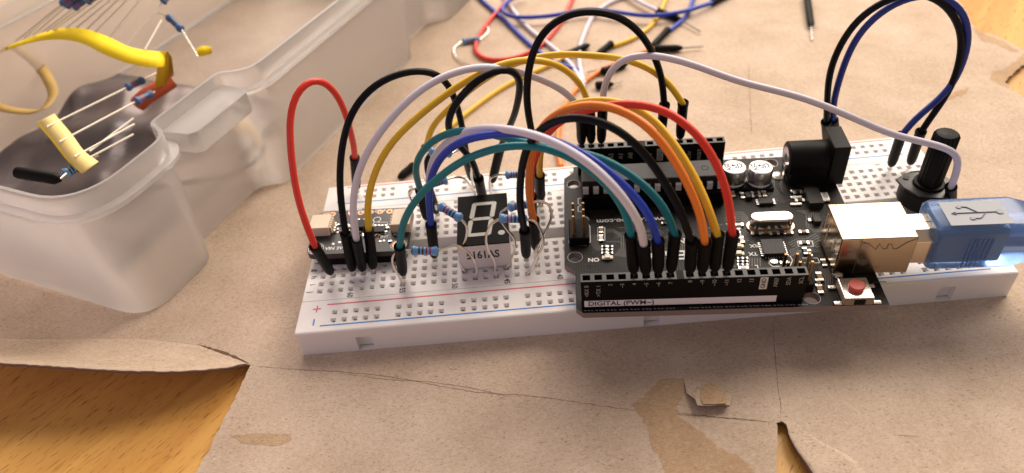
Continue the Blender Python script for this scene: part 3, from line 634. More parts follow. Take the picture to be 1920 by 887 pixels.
# small parts: (px, py, kind)
CER = mat('ceramic_brown', (.30, .17, .08), .5); RESB = mat('resistor_black', (.02, .02, .02), .4)
def smd(px, py, kind, rz=0, s_=1.0):
    c = PL(px, py, .04); L_, W_ = .17 * s_, .09 * s_; M = Matrix.Translation((c.x, c.y, 0)) @ Matrix.Rotation(math.radians(rz), 4, 'Z')
    g = MB(); 
    for sg in (-1, 1): g.box(sg * L_ / 2 - .032 * s_, sg * L_ / 2 + .032 * s_, -W_ / 2 - .01, W_ / 2 + .01, .002, .05)
    g.box(-L_ / 2 + .03 * s_, L_ / 2 - .03 * s_, -W_ / 2, W_ / 2, .002, .055, 1)
    g.v = [tuple(M @ Vector(v)) for v in g.v]
    g.build('surface_part', [SOLDER, {'c': CER, 'r': RESB, 'w': SILK}[kind]], ar, bevel=.008)
for a in [(1374, 363, 'c', 90), (1392, 366, 'r', 90), (1417, 361, 'r', 0), (1418, 367, 'r', 0), (1433, 363, 'c', 90), (1417, 354, 'r', 0), (1418, 437, 'r', 0), (1436, 435, 'c', 0), (1452, 437, 'r', 0), (1466, 435, 'r', 0), (1478, 436, 'c', 0), (1507, 434, 'c', 0), (1508, 455, 'r', 0),
          (1510, 470, 'r', 90), (1518, 474, 'r', 90), (1386, 441, 'w', 90), (1391, 449, 'w', 90), (1525, 412, 'r', 0), (1127, 431, 'c', 90), (1127, 446, 'w', 90), (1133, 462, 'r', 0, .6), (1144, 462, 'r', 0, .6), (1133, 468, 'r', 0, .6), (1144, 468, 'r', 0, .6), (1133, 474, 'r', 0, .6), (1144, 474, 'r', 0, .6),
          (1388, 484, 'r', 0, .6), (1397, 484, 'r', 0, .6), (1388, 490, 'r', 0, .6), (1397, 490, 'r', 0, .6), (1388, 496, 'r', 0, .6), (1397, 496, 'r', 0, .6), (1394, 502, 'w', 0), (1537, 518, 'c', 90, 1.2), (1535, 530, 'r', 90), (1537, 541, 'c', 90, 1.2), (1385, 421, 'w', 0), (1246, 418, 'r', 0, .7), (1385, 432, 'w', 90, .7),
          (1500, 375, 'r', 0), (1496, 360, 'r', 0), (1545, 492, 'r', 90), (1470, 492, 'w', 0, .8)]: smd(*a)
# LEDs
LED = mat('led_resin', (.75, .70, .52), .3)
for px, py in ((1139, 482), (1384, 461), (1385, 475)):
    c = PL(px, py, .05); MB().cbox((c.x, c.y, .03), (.26, .11, .05)).cbox((c.x, c.y, .06), (.13, .12, .07)).build('status_led', LED, ar, bevel=.01)
# silkscreen
T_ = [text('www.elegoo.com', .22, flat((PL(1119, 417).x + PL(1250, 411).x) / 2, PL(1180, 413).y, .002, 180), SILK, ar, bold=.004, sx=1.12), text('ON', .17, flat(*PL(1113, 487)[:2], .002, 180), SILK, ar, bold=.006),
      text('RX', .15, flat(*PL(1414, 461)[:2], .002, 180), SILK, ar, bold=.004), text('TX', .15, flat(*PL(1412, 476)[:2], .002, 180), SILK, ar, bold=.004), text('L', .15, flat(*PL(1419, 500)[:2], .002, 180), SILK, ar, bold=.004),
      text('ELEGOO', .42, flat(*PL(1256, 478)[:2], .002, 180), SILK, ar, bold=.008), text('UNO R3', .26, flat(*PL(1262, 452)[:2], .002, 180), SILK, ar, bold=.006)]
for o_ in T_: o_.name = 'silkscreen_text'
g = MB()
def loopline(px, wd=.022):
    P = [PL(*p) for p in px]; g = MB(); trace(g, [(p.x, p.y) for p in P], wd, .0035); g.build('outline_mark', SILK, ar)
loopline([(1090, 372), (1084, 372), (1084, 382), (1089, 385), (1084, 388), (1084, 397), (1090, 397)]); loopline([(1067, 424), (1067, 456), (1072, 460), (1100, 460), (1107, 454), (1106, 425), (1101, 418), (1104, 412), (1100, 407), (1094, 407)])
loopline([(1121, 427), (1134, 427), (1134, 451), (1121, 451), (1121, 427)], .016); loopline([(1495, 452), (1523, 452), (1525, 462), (1497, 462), (1495, 452)]); loopline([(1505, 484), (1533, 484), (1537, 493), (1508, 493)])
loopline([(1443, 486), (1449, 480), (1481, 480), (1486, 488), (1482, 498), (1449, 500), (1442, 494), (1443, 486)]); loopline([(1362, 420), (1384, 420), (1389, 427), (1385, 432)], .03)
c = PL(1451, 491); MB().lathe([(.10, 0), (.085, .03), (.03, .045)], (c.x, c.y, 0), n=18).build('solder_pad', SOLDER, ar, smooth=True)
# reset button
c = PL(1606, 537, .28); bx, by = c.x, c.y
rb = MB().box(bx - .31, bx + .31, by - .31, by + .31, .02, .20).build('reset_button', mat('button_base', (.25, .18, .12), .5), ar, bevel=.03)
MB().box(bx - .30, bx + .30, by - .30, by + .30, .20, .235).build('button_plate', mat('button_steel', (.70, .68, .64), .22, 1.0), rb, bevel=.02)
MB().box(bx - .10, bx + .12, by - .325, by - .30, .06, .19).build('button_window', HB, rb)
MB().lathe([(.165, .235), (.165, .33), (.150, .345), (0, .347)], (bx, by, 0), n=28, cap=False).build('button_cap', mat('red_cap', (.52, .075, .05), .45), rb, smooth=True)
for sx in (-.40, .40):
    for sy_ in (-.24, .22): MB().cbox((bx + sx, by + sy_, .035), (.17, .10, .05)).build('button_leg', SOLDER, rb, bevel=.02)

# ------------------------------------------------------------------ USB plug and cable
CLB = bpy.data.materials.new('blue_translucent_vinyl'); CLB.use_nodes = True; b = CLB.node_tree.nodes['Principled BSDF']
b.inputs['Base Color'].default_value = (.22, .40, .80, 1); b.inputs['Transmission Weight'].default_value = .82; b.inputs['Roughness'].default_value = .22; b.inputs['IOR'].default_value = 1.35
AMP = AM @ Matrix.Translation((0, -1520 * mi_, 0))
pl = thing('usb_plug', 'translucent blue USB plug pushed into the silver socket, cable running out of frame', 'usb plug', M=AMP)
def octo(hw, z0, z1, c): return [(-hw + c, z0), (hw - c, z0), (hw, z0 + c), (hw, z1 - c), (hw - c, z1), (-hw + c, z1), (-hw, z1 - c), (-hw, z0 + c)]
def sect(g, secs, mi=0):
    base = len(g.v); n = len(secs[0][1])
    for x, pts in secs: g.v += [(x, y, z) for y, z in pts]
    for i in range(len(secs) - 1):
        for k in range(n): g.f.append((base + i * n + k, base + i * n + (k + 1) % n, base + (i + 1) * n + (k + 1) % n, base + (i + 1) * n + k)); g.m.append(mi)
    g.f.append(tuple(base + k for k in range(n))[::-1]); g.f.append(tuple(base + (len(secs) - 1) * n + k for k in range(n))); g.m += [mi, mi]
g = MB(); ps = [(-.42, .15), (.42, .15), (.42, .78), (.28, .98), (-.22, .98), (-.42, .78)]
sect(g, [(.50, ps), (1.16, ps)]); g.build('metal_shell', mat('plug_shell', (.80, .66, .50), .25, 1.0), pl, bevel=.02)
MB().box(.60, 1.155, -.01, .01, .98, .984).build('shell_seam', MATS['seam_dark'], pl)
g = MB(); sect(g, [(1.05, octo(.52, .02, 1.15, .12)), (1.15, octo(.57, -.02, 1.22, .12)), (2.75, octo(.57, -.02, 1.22, .12)), (3.15, octo(.50, .06, 1.14, .14)), (3.45, octo(.36, .2, 1.0, .15)), (4.6, octo(.30, .28, .92, .14))])
g.build('housing', CLB, pl, bevel=.05, seg=3, smooth=True)
g = MB(); sect(g, [(1.16, octo(.40, .16, 1.02, .06)), (2.50, octo(.40, .16, 1.02, .06))]); g.build('inner_shield', mat('inner_shield', (.60, .57, .52), .35, .35), pl)
MB().tube([(2.5, 0, .6), (3.2, 0, .6), (5.2, 0, .55), (9, .1, .3)], .2, 12).build('cord', mat('inner_cord', (.45, .50, .60), .5), pl)
MB().box(1.28, 2.52, -.42, .34, 1.217, 1.228).build('label_panel', mat('panel_grey', (.40, .43, .45), .55, spec=.2), pl, bevel=.004)
g = MB(); z = 1.24; r = .010
g.tube([(1.50, -.05, z), (2.35, -.05, z)], r, 6); g.tube(spline([(1.95, -.05, z), (1.85, .06, z), (1.78, .13, z), (1.66, .15, z)], .03), r, 6); g.tube(spline([(2.10, -.05, z), (2.0, -.17, z), (1.93, -.23, z), (1.8, -.23, z)], .03), r, 6)
g.tube([(1.50, -.09, z), (1.42, -.05, z), (1.50, -.01, z), (1.50, -.09, z)], r, 6)
g.lathe([(.05, -.004), (.05, .008), (.03, .008)], (1.63, .15, z), n=14); g.box(1.73, 1.82, -.27, -.19, z - .004, z + .008); g.lathe([(.07, -.004), (.07, .008), (.05, .008)], (2.38, -.05, z), n=16)
g.build('usb_emblem', mat('emblem_line', (.13, .15, .20), .4), pl)
for k in range(6):
    MB().cbox((1.72 + .085 * k, -.578, .55), (.035, .03, .80)).build('grip_ridge', CLB, pl, bevel=.01)

# ------------------------------------------------------------------ motion sensor board
SM = Matrix.Translation((-6.95, .27, TZ)) @ Matrix.Rotation(math.radians(-3.5), 4, 'Z')
sn = thing('sensor_board', 'small black sensor board with two cream connectors at the left end of the breadboard', 'circuit board', M=SM)
SMi = SM.inverted(); SZ = .42
def SLp(px, py, z=SZ): d = SMi.to_3x3() @ ray(px, py); o = SMi @ CAM; return o + d * ((z - o.z) / d.z)
hw, hh, rc = 1.27, .84, .2
ol = []
for cx, cy, a0 in ((hw - rc, -hh + rc, -90), (hw - rc, hh - rc, 0), (-hw + rc, hh - rc, 90), (-hw + rc, -hh + rc, 180)):
    for k in range(7): a = math.radians(a0 + 15 * k); ol.append((cx + rc * math.cos(a), cy + rc * math.sin(a)))
SP = mat('sensor_mask', (.012, .011, .012), .4, bump=(30, .1))
cor = [(sx * (hw - .22), sy_ * (hh - .22)) for sx in (-1, 1) for sy_ in (-1, 1)]
plate(ol, cor, .10, SZ - .16, SZ, [SP, mat('sensor_edge', (.05, .04, .035), .6)], 'pcb', sn)
COP = mat('copper_pad', (.55, .25, .12), .35, .9); CRM = mat('cream_plastic', (.72, .58, .43), .5)
def ring(g, x, y, z, r0, r1, n=20, mi=0):
    base = len(g.v)
    for k in range(n): a = 2 * math.pi * k / n; g.v += [(x + r0 * math.cos(a), y + r0 * math.sin(a), z), (x + r1 * math.cos(a), y + r1 * math.sin(a), z)]
    for k in range(n): k2 = (k + 1) % n; g.f.append((base + 2 * k, base + 2 * k2, base + 2 * k2 + 1, base + 2 * k + 1)); g.m.append(mi)
g = MB()
for x, y in cor: g = MB(); ring(g, x, y, SZ + .003, .155, .105); g.build('copper_ring', COP, sn)
for k in range(8): g = MB(); ring(g, -.89 + .254 * k, hh - .13, SZ + .003, .085, .045); g.build('copper_ring', COP, sn)
g = MB()
for x, y in cor: ring(g, x, y, SZ + .004, .20, .185)
ring(g, *SLp(707, 412)[:2], SZ + .004, .11, .085)
for (x0, y0, x1, y1) in ((701, 417, 727, 417), (701, 417, 699, 425), (727, 417, 727, 430)):
    a, b_ = SLp(x0, y0), SLp(x1, y1); trace(g, [(a.x, a.y), (b_.x, b_.y)], .02, SZ + .004)
g.build('outline_marks', SILK, sn)
g = MB()
for px, py in ((703, 423), (710, 423), (716, 423), (723, 423), (652, 422), (712, 453), (719, 452), (624, 458), (636, 455), (628, 419), (629, 423), (627, 427), (626, 432), (672, 412), (683, 412), (641, 416), (633, 436), (709, 438), (716, 437), (722, 437)):
    p = SLp(px, py); MB().lathe([(.045, 0), (.04, .012), (.015, .022)], (p.x, p.y, SZ), n=10).build('solder_joint', SOLDER, sn, smooth=True)
T_ = [text('VIN 3V', .15, flat(*SLp(626, 466)[:2], SZ + .002), SILK, sn, bold=.003), text('INT', .13, flat(*SLp(721, 444)[:2], SZ + .002), SILK, sn, bold=.003), text('ISM330  6-DoF', .14, flat(*SLp(688, 397)[:2], SZ + .002), SILK, sn, bold=.003, sx=1.2), text('I2C', .1, flat(*SLp(652, 433)[:2], SZ + .002), SILK, sn)]
for o_ in T_: o_.name = 'silkscreen_text'
for (px0_, px1_, pyb, pyf) in ((586, 614, 403, 427), (738, 768, 392, 420)):
    a = SLp(px0_, pyb, SZ + .28); b_ = SLp(px1_, pyf, SZ + .28)
    x0, x1, y0, y1 = a.x, b_.x, b_.y, a.y
    o = MB().box(x0, x1, y0, y1, SZ, SZ + .28).build('cable_connector', CRM, sn, bevel=.015)
    g = MB()
    for k in range(5):
        sx = x1 if px0_ < 600 else x0; g.cbox((sx, y0 + .1 + (y1 - y0 - .2) * k / 4, SZ + .12), (.10, .05, .2))
    g.build('connector_teeth', CRM, o)
for _k in range(34):
    px, py = random.choice([(640, 430), (700, 440), (735, 436), (655, 455), (668, 432), (728, 446)]); p = SLp(px + random.uniform(-16, 16), py + random.uniform(-9, 9)); MB().cbox((p.x, p.y, SZ + .02), (random.choice((.05, .09)), .045, .04)).build('surface_part', random.choice([SOLDER, RESB, CER, SOLDER]), sn)
chip_o = MB().cbox((*SLp(712, 433)[:2], SZ + .04), (.30, .24, .08)).build('sensor_chip', CH, sn, bevel=.01); MB().cbox((*SLp(676, 424)[:2], SZ + .05), (.26, .3, .1)).build('regulator_chip', CH, sn, bevel=.01)
c = SLp(618, 425, SZ + .05); MB().cbox((c.x, c.y, SZ + .05), (.10, .34, .1)).build('small_led', mat('led_green', (.36, .36, .22), .3), sn, bevel=.02)
MB().box(-1.02, 1.02, -hh + .02, -hh + .27, .01, SZ - .16).build('pin_strip', HB, sn, bevel=.03)

# ------------------------------------------------------------------ seven segment display
dsp = thing('seven_segment_display', 'single digit seven segment display with black face plugged over the breadboard groove', 'display', loc=(-3.785, -.165, TZ))
DB = mat('display_body', (.72, .66, .65), .5); DF = mat('display_face', (.004, .0035, .0035), .55, spec=.06); SEG = mat('segment', (.42, .41, .36), .45)
MB().box(-.63, .63, -.95, .95, .06, .79).build('body', DB, dsp, bevel=.012)
for sx in (-.57, .57):
    for sy_ in (-.89, .89): MB().box(sx - .055, sx + .055, sy_ - .055, sy_ + .055, 0.002, .07).build('foot', DB, dsp)
MB().box(-.632, .632, -.952, .952, .79, .82).build('face', DF, dsp, bevel=.006)
def seg(pts): 
    return MB().prism([(x + (y * .14) - .03, y) for x, y in pts], .82, .825).build('segment', SEG, dsp)
W_, Hh, th = .31, .64, .115
seg([(-W_ + .03 + .05, Hh), (W_ - .08, Hh), (W_ - .11, Hh - th), (-W_ + .11, Hh - th)]); seg([(-W_ + .08, -Hh), (W_ - .08, -Hh), (W_ - .11, -Hh + th), (-W_ + .11, -Hh + th)])
seg([(-W_ + .06, 0), (-W_ + .12, .055), (W_ - .12, .055), (W_ - .06, 0), (W_ - .12, -.055), (-W_ + .12, -.055)])
for s_ in (-1, 1):
    for t_ in (-1, 1): seg([(s_ * W_, t_ * (Hh - .05)), (s_ * (W_ - .05), t_ * Hh), (s_ * (W_ - .07) - 0, t_ * (Hh - .01)), (s_ * (W_ - th), t_ * (Hh - th)), (s_ * (W_ - th), t_ * .08), (s_ * (W_ - .05), t_ * .02), (s_ * W_, t_ * .07)])
MB().lathe([(.085, 0), (.085, .005), (0, .005)], (.45, -.58, .82), n=20, cap=False).build('decimal_point', SEG, dsp)
text('5161AS', .33, Matrix.Translation((-.04, -.952, .48)) @ Matrix.Rotation(math.pi / 2, 4, 'X'), INK, dsp, bold=.008, sx=.78)
for x in (-2, -1, 0, 1, 2):
    for y in (-.762, .762): MB().box(x * .254 - .025, x * .254 + .025, y - .012, y + .012, -.3, .06).build('leg', STEEL, dsp)

# ------------------------------------------------------------------ potentiometer
pb = onz(1741, 345, 1.42)
pot = thing('potentiometer', 'black rotary potentiometer with tall ridged shaft at the right end of the breadboard', 'potentiometer', loc=(pb.x, pb.y, TZ))
g = MB(); disc = [(.62 * math.cos(a), .62 * math.sin(a)) for a in [2 * math.pi * k / 40 for k in range(40)]]
g.prism(disc, .18, .64); g.build('base', BLACKP, pot, bevel=.04, smooth=True)
g = MB().prism([(-.62, -.05), (-.42, -.42), (.1, -.60), (.5, -.42), (.60, .1), (.4, .48), (-.3, .52), (-.66, .32)], .60, .67); g.build('top_plate', mat('plate_black', (.03, .032, .028), .4), pot, bevel=.02)
g = MB(); ring(g, -.42, .30, .693, .07, .0); g.build('eyelet', HOLE, pot)
MB().lathe([(.36, .69), (.35, .74), (.30, .76)], n=32).build('collar', BLACKP, pot, smooth=True)
n = 40; prof = [(.285, .70), (.285, 1.6), (.285, 2.10), (.24, 2.16), (.10, 2.13), (0.0, 2.12)]
g = MB().lathe(prof, n=n, cap=False)
for i, v in enumerate(g.v):
    k = i % n; x, y, z = v
    if z > 1.55 and math.hypot(x, y) > .2: f_ = .93 if k % 2 else 1.02; g.v[i] = (x * f_, y * f_, z)
g.build('shaft', BLACKP, pot, smooth=True)
text('B10K', .20, Matrix.Translation((-.05, -.626, .40)) @ Matrix.Rotation(math.pi / 2, 4, 'X'), mat('embossed', (.06, .06, .06), .5), pot)
for x in (-.254, 0, .254): MB().box(x - .03, x + .03, -.5, -.46, -.3, .4).build('leg', STEEL, pot)

# ------------------------------------------------------------------ jumper wires
WC = {'red': (.72, .045, .025), 'black': (.005, .005, .008), 'white': (.70, .67, .76), 'yellow': (.82, .52, .035), 'teal': (.008, .19, .22), 'blue': (.02, .055, .46), 'orange': (.90, .24, .03), 'navy': (.02, .04, .26)}
WM = {k: mat('insulation_' + k, c, .36, spec=.15 if k == 'black' else .35, bump=(7, .06)) for k, c in WC.items()}
def solve_top(tip, px, py, L_):
    d = ray(px, py).normalized(); oc = CAM - tip; bq = oc.dot(d); cq = oc.dot(oc) - L_ * L_; disc_ = bq * bq - cq
    if disc_ <= 0: return CAM + d * (-bq)
    c = [CAM + d * (-bq + s_ * math.sqrt(disc_)) for s_ in (-1, 1)]
    c = [p for p in c if p.z > tip.z + .2] or c
    return min(c, key=lambda p: (p - tip).to_2d().length)
def boot(parent, tip, top, pin_into=.35, rr=.125, expo=.14):
    ax = (top - tip).normalized(); L_ = (top - tip).length; rb_ = rr
    b0 = expo
    MB().lathe([(.045, b0), (.085, b0 + .04), (.11, b0 + .12), (rb_, b0 + .3), (rb_ * 1.02, L_ - .12), (rb_ * 1.1, L_ - .05), (rb_ * 1.1, L_), (rb_ * .92, L_ + .012), (.085, L_ - .03)], tip, ax, n=20).build('boot', BOOT, parent, smooth=True)
    MB().tube([tip - Vector((0, 0, pin_into)) if abs(ax.z) > .3 else tip - ax * pin_into, tip, tip + ax * (b0 + .1)], .032, 8).build('pin', STEEL, parent)
    return top, ax
def wire(label, color, A, mids, B, LA=1.45, LB=1.45, r=.082, group='jumper wires arched over the breadboard', ywarp=None, bow=0, bp=1.0):
    o = thing('jumper_wire', label, 'jumper wire', loc=(A[0] if A else B[0]), group=group); inv = Matrix.Translation(-o.location)
    ends = []
    for E_, L_ in ((A, LA), (B, LB)):
        if E_ is None: ends.append(None); continue
        tip = E_[0]; top = solve_top(tip, *E_[1], L_); ends.append((tip, top))
    dummy = []
    ya = ends[0][1].y if ends[0] else ends[1][1].y; yb_ = ends[1][1].y if ends[1] else ya
    if ywarp: ya, yb_ = ywarp
    pts2 = ([A[1]] if A else []) + list(mids) + ([B[1]] if B else [])
    L = [0]
    for i in range(1, len(pts2)): L.append(L[-1] + math.hypot(pts2[i][0] - pts2[i - 1][0], pts2[i][1] - pts2[i - 1][1]))
    P = []
    for i, p in enumerate(pts2):
        s_ = L[i] / L[-1]; y = p[2] if len(p) > 2 else ya + (yb_ - ya) * s_ + bow * math.sin(math.pi * s_ ** bp); P.append(ony(p[0], p[1], y))
    if ends[0]: P[0] = ends[0][1] - (ends[0][1] - ends[0][0]).normalized() * .08
    if ends[1]: P[-1] = ends[1][1] - (ends[1][1] - ends[1][0]).normalized() * .08
    P = smooth_pts(spline(P, .15), 6); ph = random.uniform(0, 6); n_p = len(P)
    P = [p + Vector((math.sin(i * .31 + ph), math.sin(i * .23 + 2 * ph), math.sin(i * .27 + 3 * ph))) * .022 * math.sin(math.pi * i / (n_p - 1)) for i, p in enumerate(P)]
    g = MB().tube(P, r, 14); g.v = [tuple(inv @ Vector(v)) for v in g.v]; g.build('insulation', WM[color], o, smooth=True)
    for e in ends:
        if e: boot(o, e[0] - o.location, e[1] - o.location)
    return o
HD = lambda k: UW(2500 - 100 * k if k < 8 else 1640 - 100 * (k - 8), 2000, .85)   # digital header hole k
HA = lambda k: UW(2500 - 100 * k, 100, .85); HP = lambda k: UW(1800 - 100 * k, 100, .85)
wire('red jumper wire from the sensor board to the back rail, leftmost loop', 'red', (H(62, 'h'), (590, 462)), [(572, 415), (556, 360), (545, 290), (543, 225), (552, 178), (572, 150), (597, 145), (622, 165), (643, 205), (657, 245), (665, 278)], (hole(668, 352), (665, 295)))
wire('black jumper wire rising from the sensor board over the white and yellow ones', 'black', (H(60, 'h'), (648, 438)), [(641, 390), (637, 320), (645, 250), (665, 200), (705, 157), (755, 134), (798, 131), (828, 146), (848, 178), (862, 215), (871, 262)], (hole(879, 345), (875, 298)))
wire('white jumper wire from the sensor board to the first analog socket', 'white', (H(59, 'h'), (668, 448)), [(662, 400), (666, 345), (688, 283), (728, 226), (780, 175), (840, 141), (900, 127), (950, 131), (1010, 145), (1050, 165), (1078, 188)], (HA(0), (1089, 212)))
wire('yellow jumper wire from the sensor board to the second analog socket', 'yellow', (H(58, 'h'), (691, 430)), [(688, 385), (700, 330), (732, 272), (790, 214), (850, 166), (915, 129), (975, 113), (1015, 113), (1052, 125), (1080, 147), (1098, 175)], (HA(1), (1106, 200)))
wire('teal jumper wire from hole 55 passing low under the white one to the digital socket', 'teal', (H(55, 'i'), (749, 462)), [(754, 425), (775, 380), (815, 336), (870, 299), (935, 279), (985, 273), (1040, 284), (1100, 313), (1150, 357), (1177, 402)], (HD(4), (1183, 440)), bow=.45)
wire('white jumper wire running over the teal and blue ones to the digital socket', 'white', (HD(5), (1207, 457)), [(1199, 418), (1170, 370), (1115, 315), (1060, 279), (1000, 252), (950, 241), (900, 239), (858, 252), (828, 277), (810, 306), (804, 335)], (hole(812, 408), (802, 352)), bow=-1.15, bp=.78)
wire('bright blue jumper wire from beside the display to the digital socket', 'blue', (HD(6), (1234, 452)), [(1223, 412), (1190, 366), (1130, 314), (1070, 277), (1010, 255), (965, 247), (915, 251), (868, 263), (832, 287), (811, 322), (805, 365), (806, 395)], (H(52, 'g'), (808, 420)), bow=.1)
wire('teal jumper wire with the highest arch, crossing above the blue one', 'teal', (HD(7), (1266, 438)), [(1253, 400), (1216, 354), (1160, 314), (1100, 288), (1050, 280), (995, 268), (945, 256), (895, 247), (855, 247), (815, 262), (789, 288), (779, 318), (783, 340)], (hole(800, 415), (788, 356)), bow=-.45, bp=2.2)
wire('black jumper wire in the bundle beside the orange one, front end in the digital socket', 'black', (HD(8), (1297, 452)), [(1283, 410), (1252, 348), (1210, 290), (1160, 245), (1110, 223), (1070, 218), (1030, 230), (1000, 256), (981, 295), (974, 345), (975, 385)], (H(43, 'h'), (984, 432)))
wire('orange jumper wire on the near side of the yellow and red bundle', 'orange', (HD(9), (1322, 454)), [(1314, 405), (1288, 340), (1252, 280), (1208, 232), (1158, 203), (1108, 193), (1062, 203), (1028, 226), (1004, 262), (992, 310), (991, 360), (997, 395)], (H(42, 'g'), (1001, 412)))
wire('yellow jumper wire lying along the orange one in the bundle', 'yellow', (HD(10), (1346, 440)), [(1329, 392), (1302, 330), (1262, 266), (1222, 222), (1180, 198), (1130, 187), (1085, 191), (1045, 212), (1020, 250), (1012, 290)], (H(41, 'b'), (1012, 328)))
wire('red jumper wire on the far side of the bundle, arching to the digital socket', 'red', (HD(11), (1374, 438)), [(1369, 392), (1354, 330), (1318, 262), (1262, 216), (1205, 198), (1160, 194), (1110, 203), (1066, 217), (1027, 250), (1003, 292), (994, 335)], (H(42, 'd'), (997, 368)))
wire('tall black jumper wire looping high from the board centre to the power socket', 'black', (HP(1), (1246, 196)), [(1240, 140), (1222, 95), (1192, 56), (1150, 28), (1100, 19), (1052, 31), (1016, 60), (996, 100), (988, 150), (990, 200), (998, 250), (1003, 285)], (H(41, 'a'), (1005, 312)), bow=-1.2, bp=1.8)
wire('long yellow jumper wire from behind the display to the power socket', 'yellow', (HP(3), (1281, 192)), [(1262, 165), (1222, 130), (1170, 110), (1100, 103), (1040, 102), (985, 113), (930, 136), (880, 168), (838, 206), (808, 240)], (hole(812, 330), (799, 275)))
wire('lavender white jumper wire stretching right from the analog socket to the potentiometer', 'white', (HA(2), (1130, 203)), [(1133, 160), (1150, 124), (1180, 105), (1230, 105), (1300, 121), (1400, 155), (1500, 185), (1600, 219), (1680, 253), (1740, 269), (1785, 282), (1801, 292), (1797, 315)], (H(1, 'f'), (1783, 350)), LB=1.2)
wire('narrow black jumper wire loop standing behind the seven segment display', 'black', (H(47, 'a'), (897, 334)), [(884, 300), (858, 270), (840, 240), (845, 208), (870, 171), (905, 140), (940, 127), (966, 134), (977, 157), (970, 198), (953, 240)], (hole(926, 352), (938, 277)), bow=-1.9)
wire('black jumper wire loop behind the power jack, beside the blue one', 'black', (H(9, 'a') + Vector((0, 1.05, 0)), (1549, 228)), [(1551, 190), (1556, 140), (1575, 85), (1607, 36), (1655, 3), (1700, -12), (1745, -8), (1782, 20), (1802, 62), (1800, 110), (1786, 160), (1762, 200), (1738, 228)], (H(2, 'a'), (1727, 246)))
wire('dark blue jumper wire loop beside the black one near the potentiometer', 'navy', (H(8, 'a') + Vector((.05, 1.05, 0)), (1562, 225)), [(1562, 200), (1571, 155), (1592, 98), (1627, 48), (1680, 6), (1735, -12), (1782, 0), (1810, 32), (1818, 72), (1806, 122), (1780, 168), (1740, 203), (1707, 230)], (H(4, 'a'), (1690, 253)))

# ------------------------------------------------------------------ resistors on the breadboard
RB = mat('resistor_blue', (.13, .33, .62), .3, coat=.3); BND = [RB, mat('band_red', (.30, .02, .05), .35), mat('band_black', (.01, .01, .015), .35), mat('band_brown', (.16, .05, .04), .35)]
LEAD = mat('lead_wire', (.82, .77, .70), .22, .9)
def resistor_mesh(parent, a, b, bands=(1, 1, 2, 2), name='body', s_=1.0):
    ax = (b - a); L_ = ax.length; ax.normalize(); pr = []; mi = []
    prof = [(0.0, .035), (.03, .08), (.08, .115), (.16, .12), (.22, .10)]
    zs = [(z * L_, r * s_) for z, r in prof]
    cuts = [.27, .33, .40, .46, .53, .59, .66, .72]
    zs += [(z * L_, .095 * s_) for z in cuts] + [(L_ - z, r) for z, r in zs[::-1]]
    for i in range(len(zs) - 1):
        k = i - len(prof); m_ = 0
        if k in (0, 2, 4, 6): m_ = bands[k // 2]
        mi.append(m_)
    return MB().lathe([(r, z) for z, r in zs], a, ax, n=18, mis=mi).build(name, BND, parent, smooth=True)
def resistor(label, A, la, body, lb, B, ybody, bands=(1, 1, 2, 2), s_=1.0):
    """A,B: end points in 3D (holes) or None; la,lb pixel lists; body: two pixels"""
    y0, y1 = ybody; a = ony(*body[0], y0); b = ony(*body[1], y1)
    o = thing('resistor', label, 'resistor', loc=a, group='blue resistors plugged around the display'); q = a.copy()
    resistor_mesh(o, a - q, b - q, bands, s_=s_)
    for end, mids, E_, ye in ((a, la, A, y0), (b, lb, B, y1)):
        n = len(mids) + 1; P = [end + (a - b if end is a else b - a).normalized() * -.03]
        for i, p in enumerate(mids): t_ = (i + 1) / n; P.append(ony(p[0], p[1], (p[2] if len(p) > 2 else ye + (E_.y - ye) * t_)))
        P += [E_, E_ - Vector((0, 0, .25))]
        P = [p - q for p in P]; MB().tube(spline(P, .05), .031, 8).build('lead', LEAD, o, smooth=True)
    return o
resistor('blue resistor lying level in front of the teal wire, left of the display', H(55, 'j'), [(748, 471), (738, 478), (736, 492), (745, 512)], ((770, 470), (823, 471)), [(838, 464), (856, 461), (874, 470), (888, 487), (894, 505)], H(48, 'j'), (-1.35, -1.35), (2, 2, 1, 1))
resistor('blue resistor slanting down to the left edge of the display', hole(812, 402), [(817, 384)], ((823, 385), (866, 411)), [(875, 425), (874, 445), (866, 465), (861, 482), (866, 500)], H(49, 'i'), (-.55, -.95))
resistor('blue resistor lying level over the right edge of the display', H(46, 'j'), [(922, 420), (912, 440), (914, 465), (926, 490), (929, 508)], ((935, 410), (989, 411)), [(1003, 416), (1015, 435), (1018, 458), (1006, 484), (996, 504)], H(43, 'j'), (-1.25, -1.25))
resistor('blue resistor behind the level one, partly hidden by the black wire', H(45, 'i'), [(940, 398), (938, 410), (950, 430), (964, 448), (964, 470), (954, 494)], ((952, 389), (997, 382)), [(1010, 377), (1028, 384), (1034, 402), (1025, 430), (1008, 462), (1004, 472)], H(42, 'i'), (-.9, -.8))
resistor('blue resistor behind the top right corner of the display', hole(930, 368), [(935, 328), (920, 334), (918, 348)], ((947, 328), (985, 327)), [(1000, 325), (1014, 345), (1021, 368), (1008, 388)], hole(1003, 396), (1.0, 1.0))
resistor('blue resistor below the arch of the blue wire, left of the display', hole(806, 402), [(785, 353), (768, 358), (772, 376), (790, 390)], ((800, 349), (839, 336)), [(852, 332), (868, 334), (880, 346), (890, 362)], hole(892, 372), (.5, .7), (2, 2, 1, 1))
resistor('highest blue resistor, half hidden under the white and teal arches', hole(800, 345), [(800, 288), (793, 302), (796, 328)], ((804, 284), (848, 288)), [(862, 282), (880, 298), (884, 330)], hole(880, 366), (1.2, 1.3))

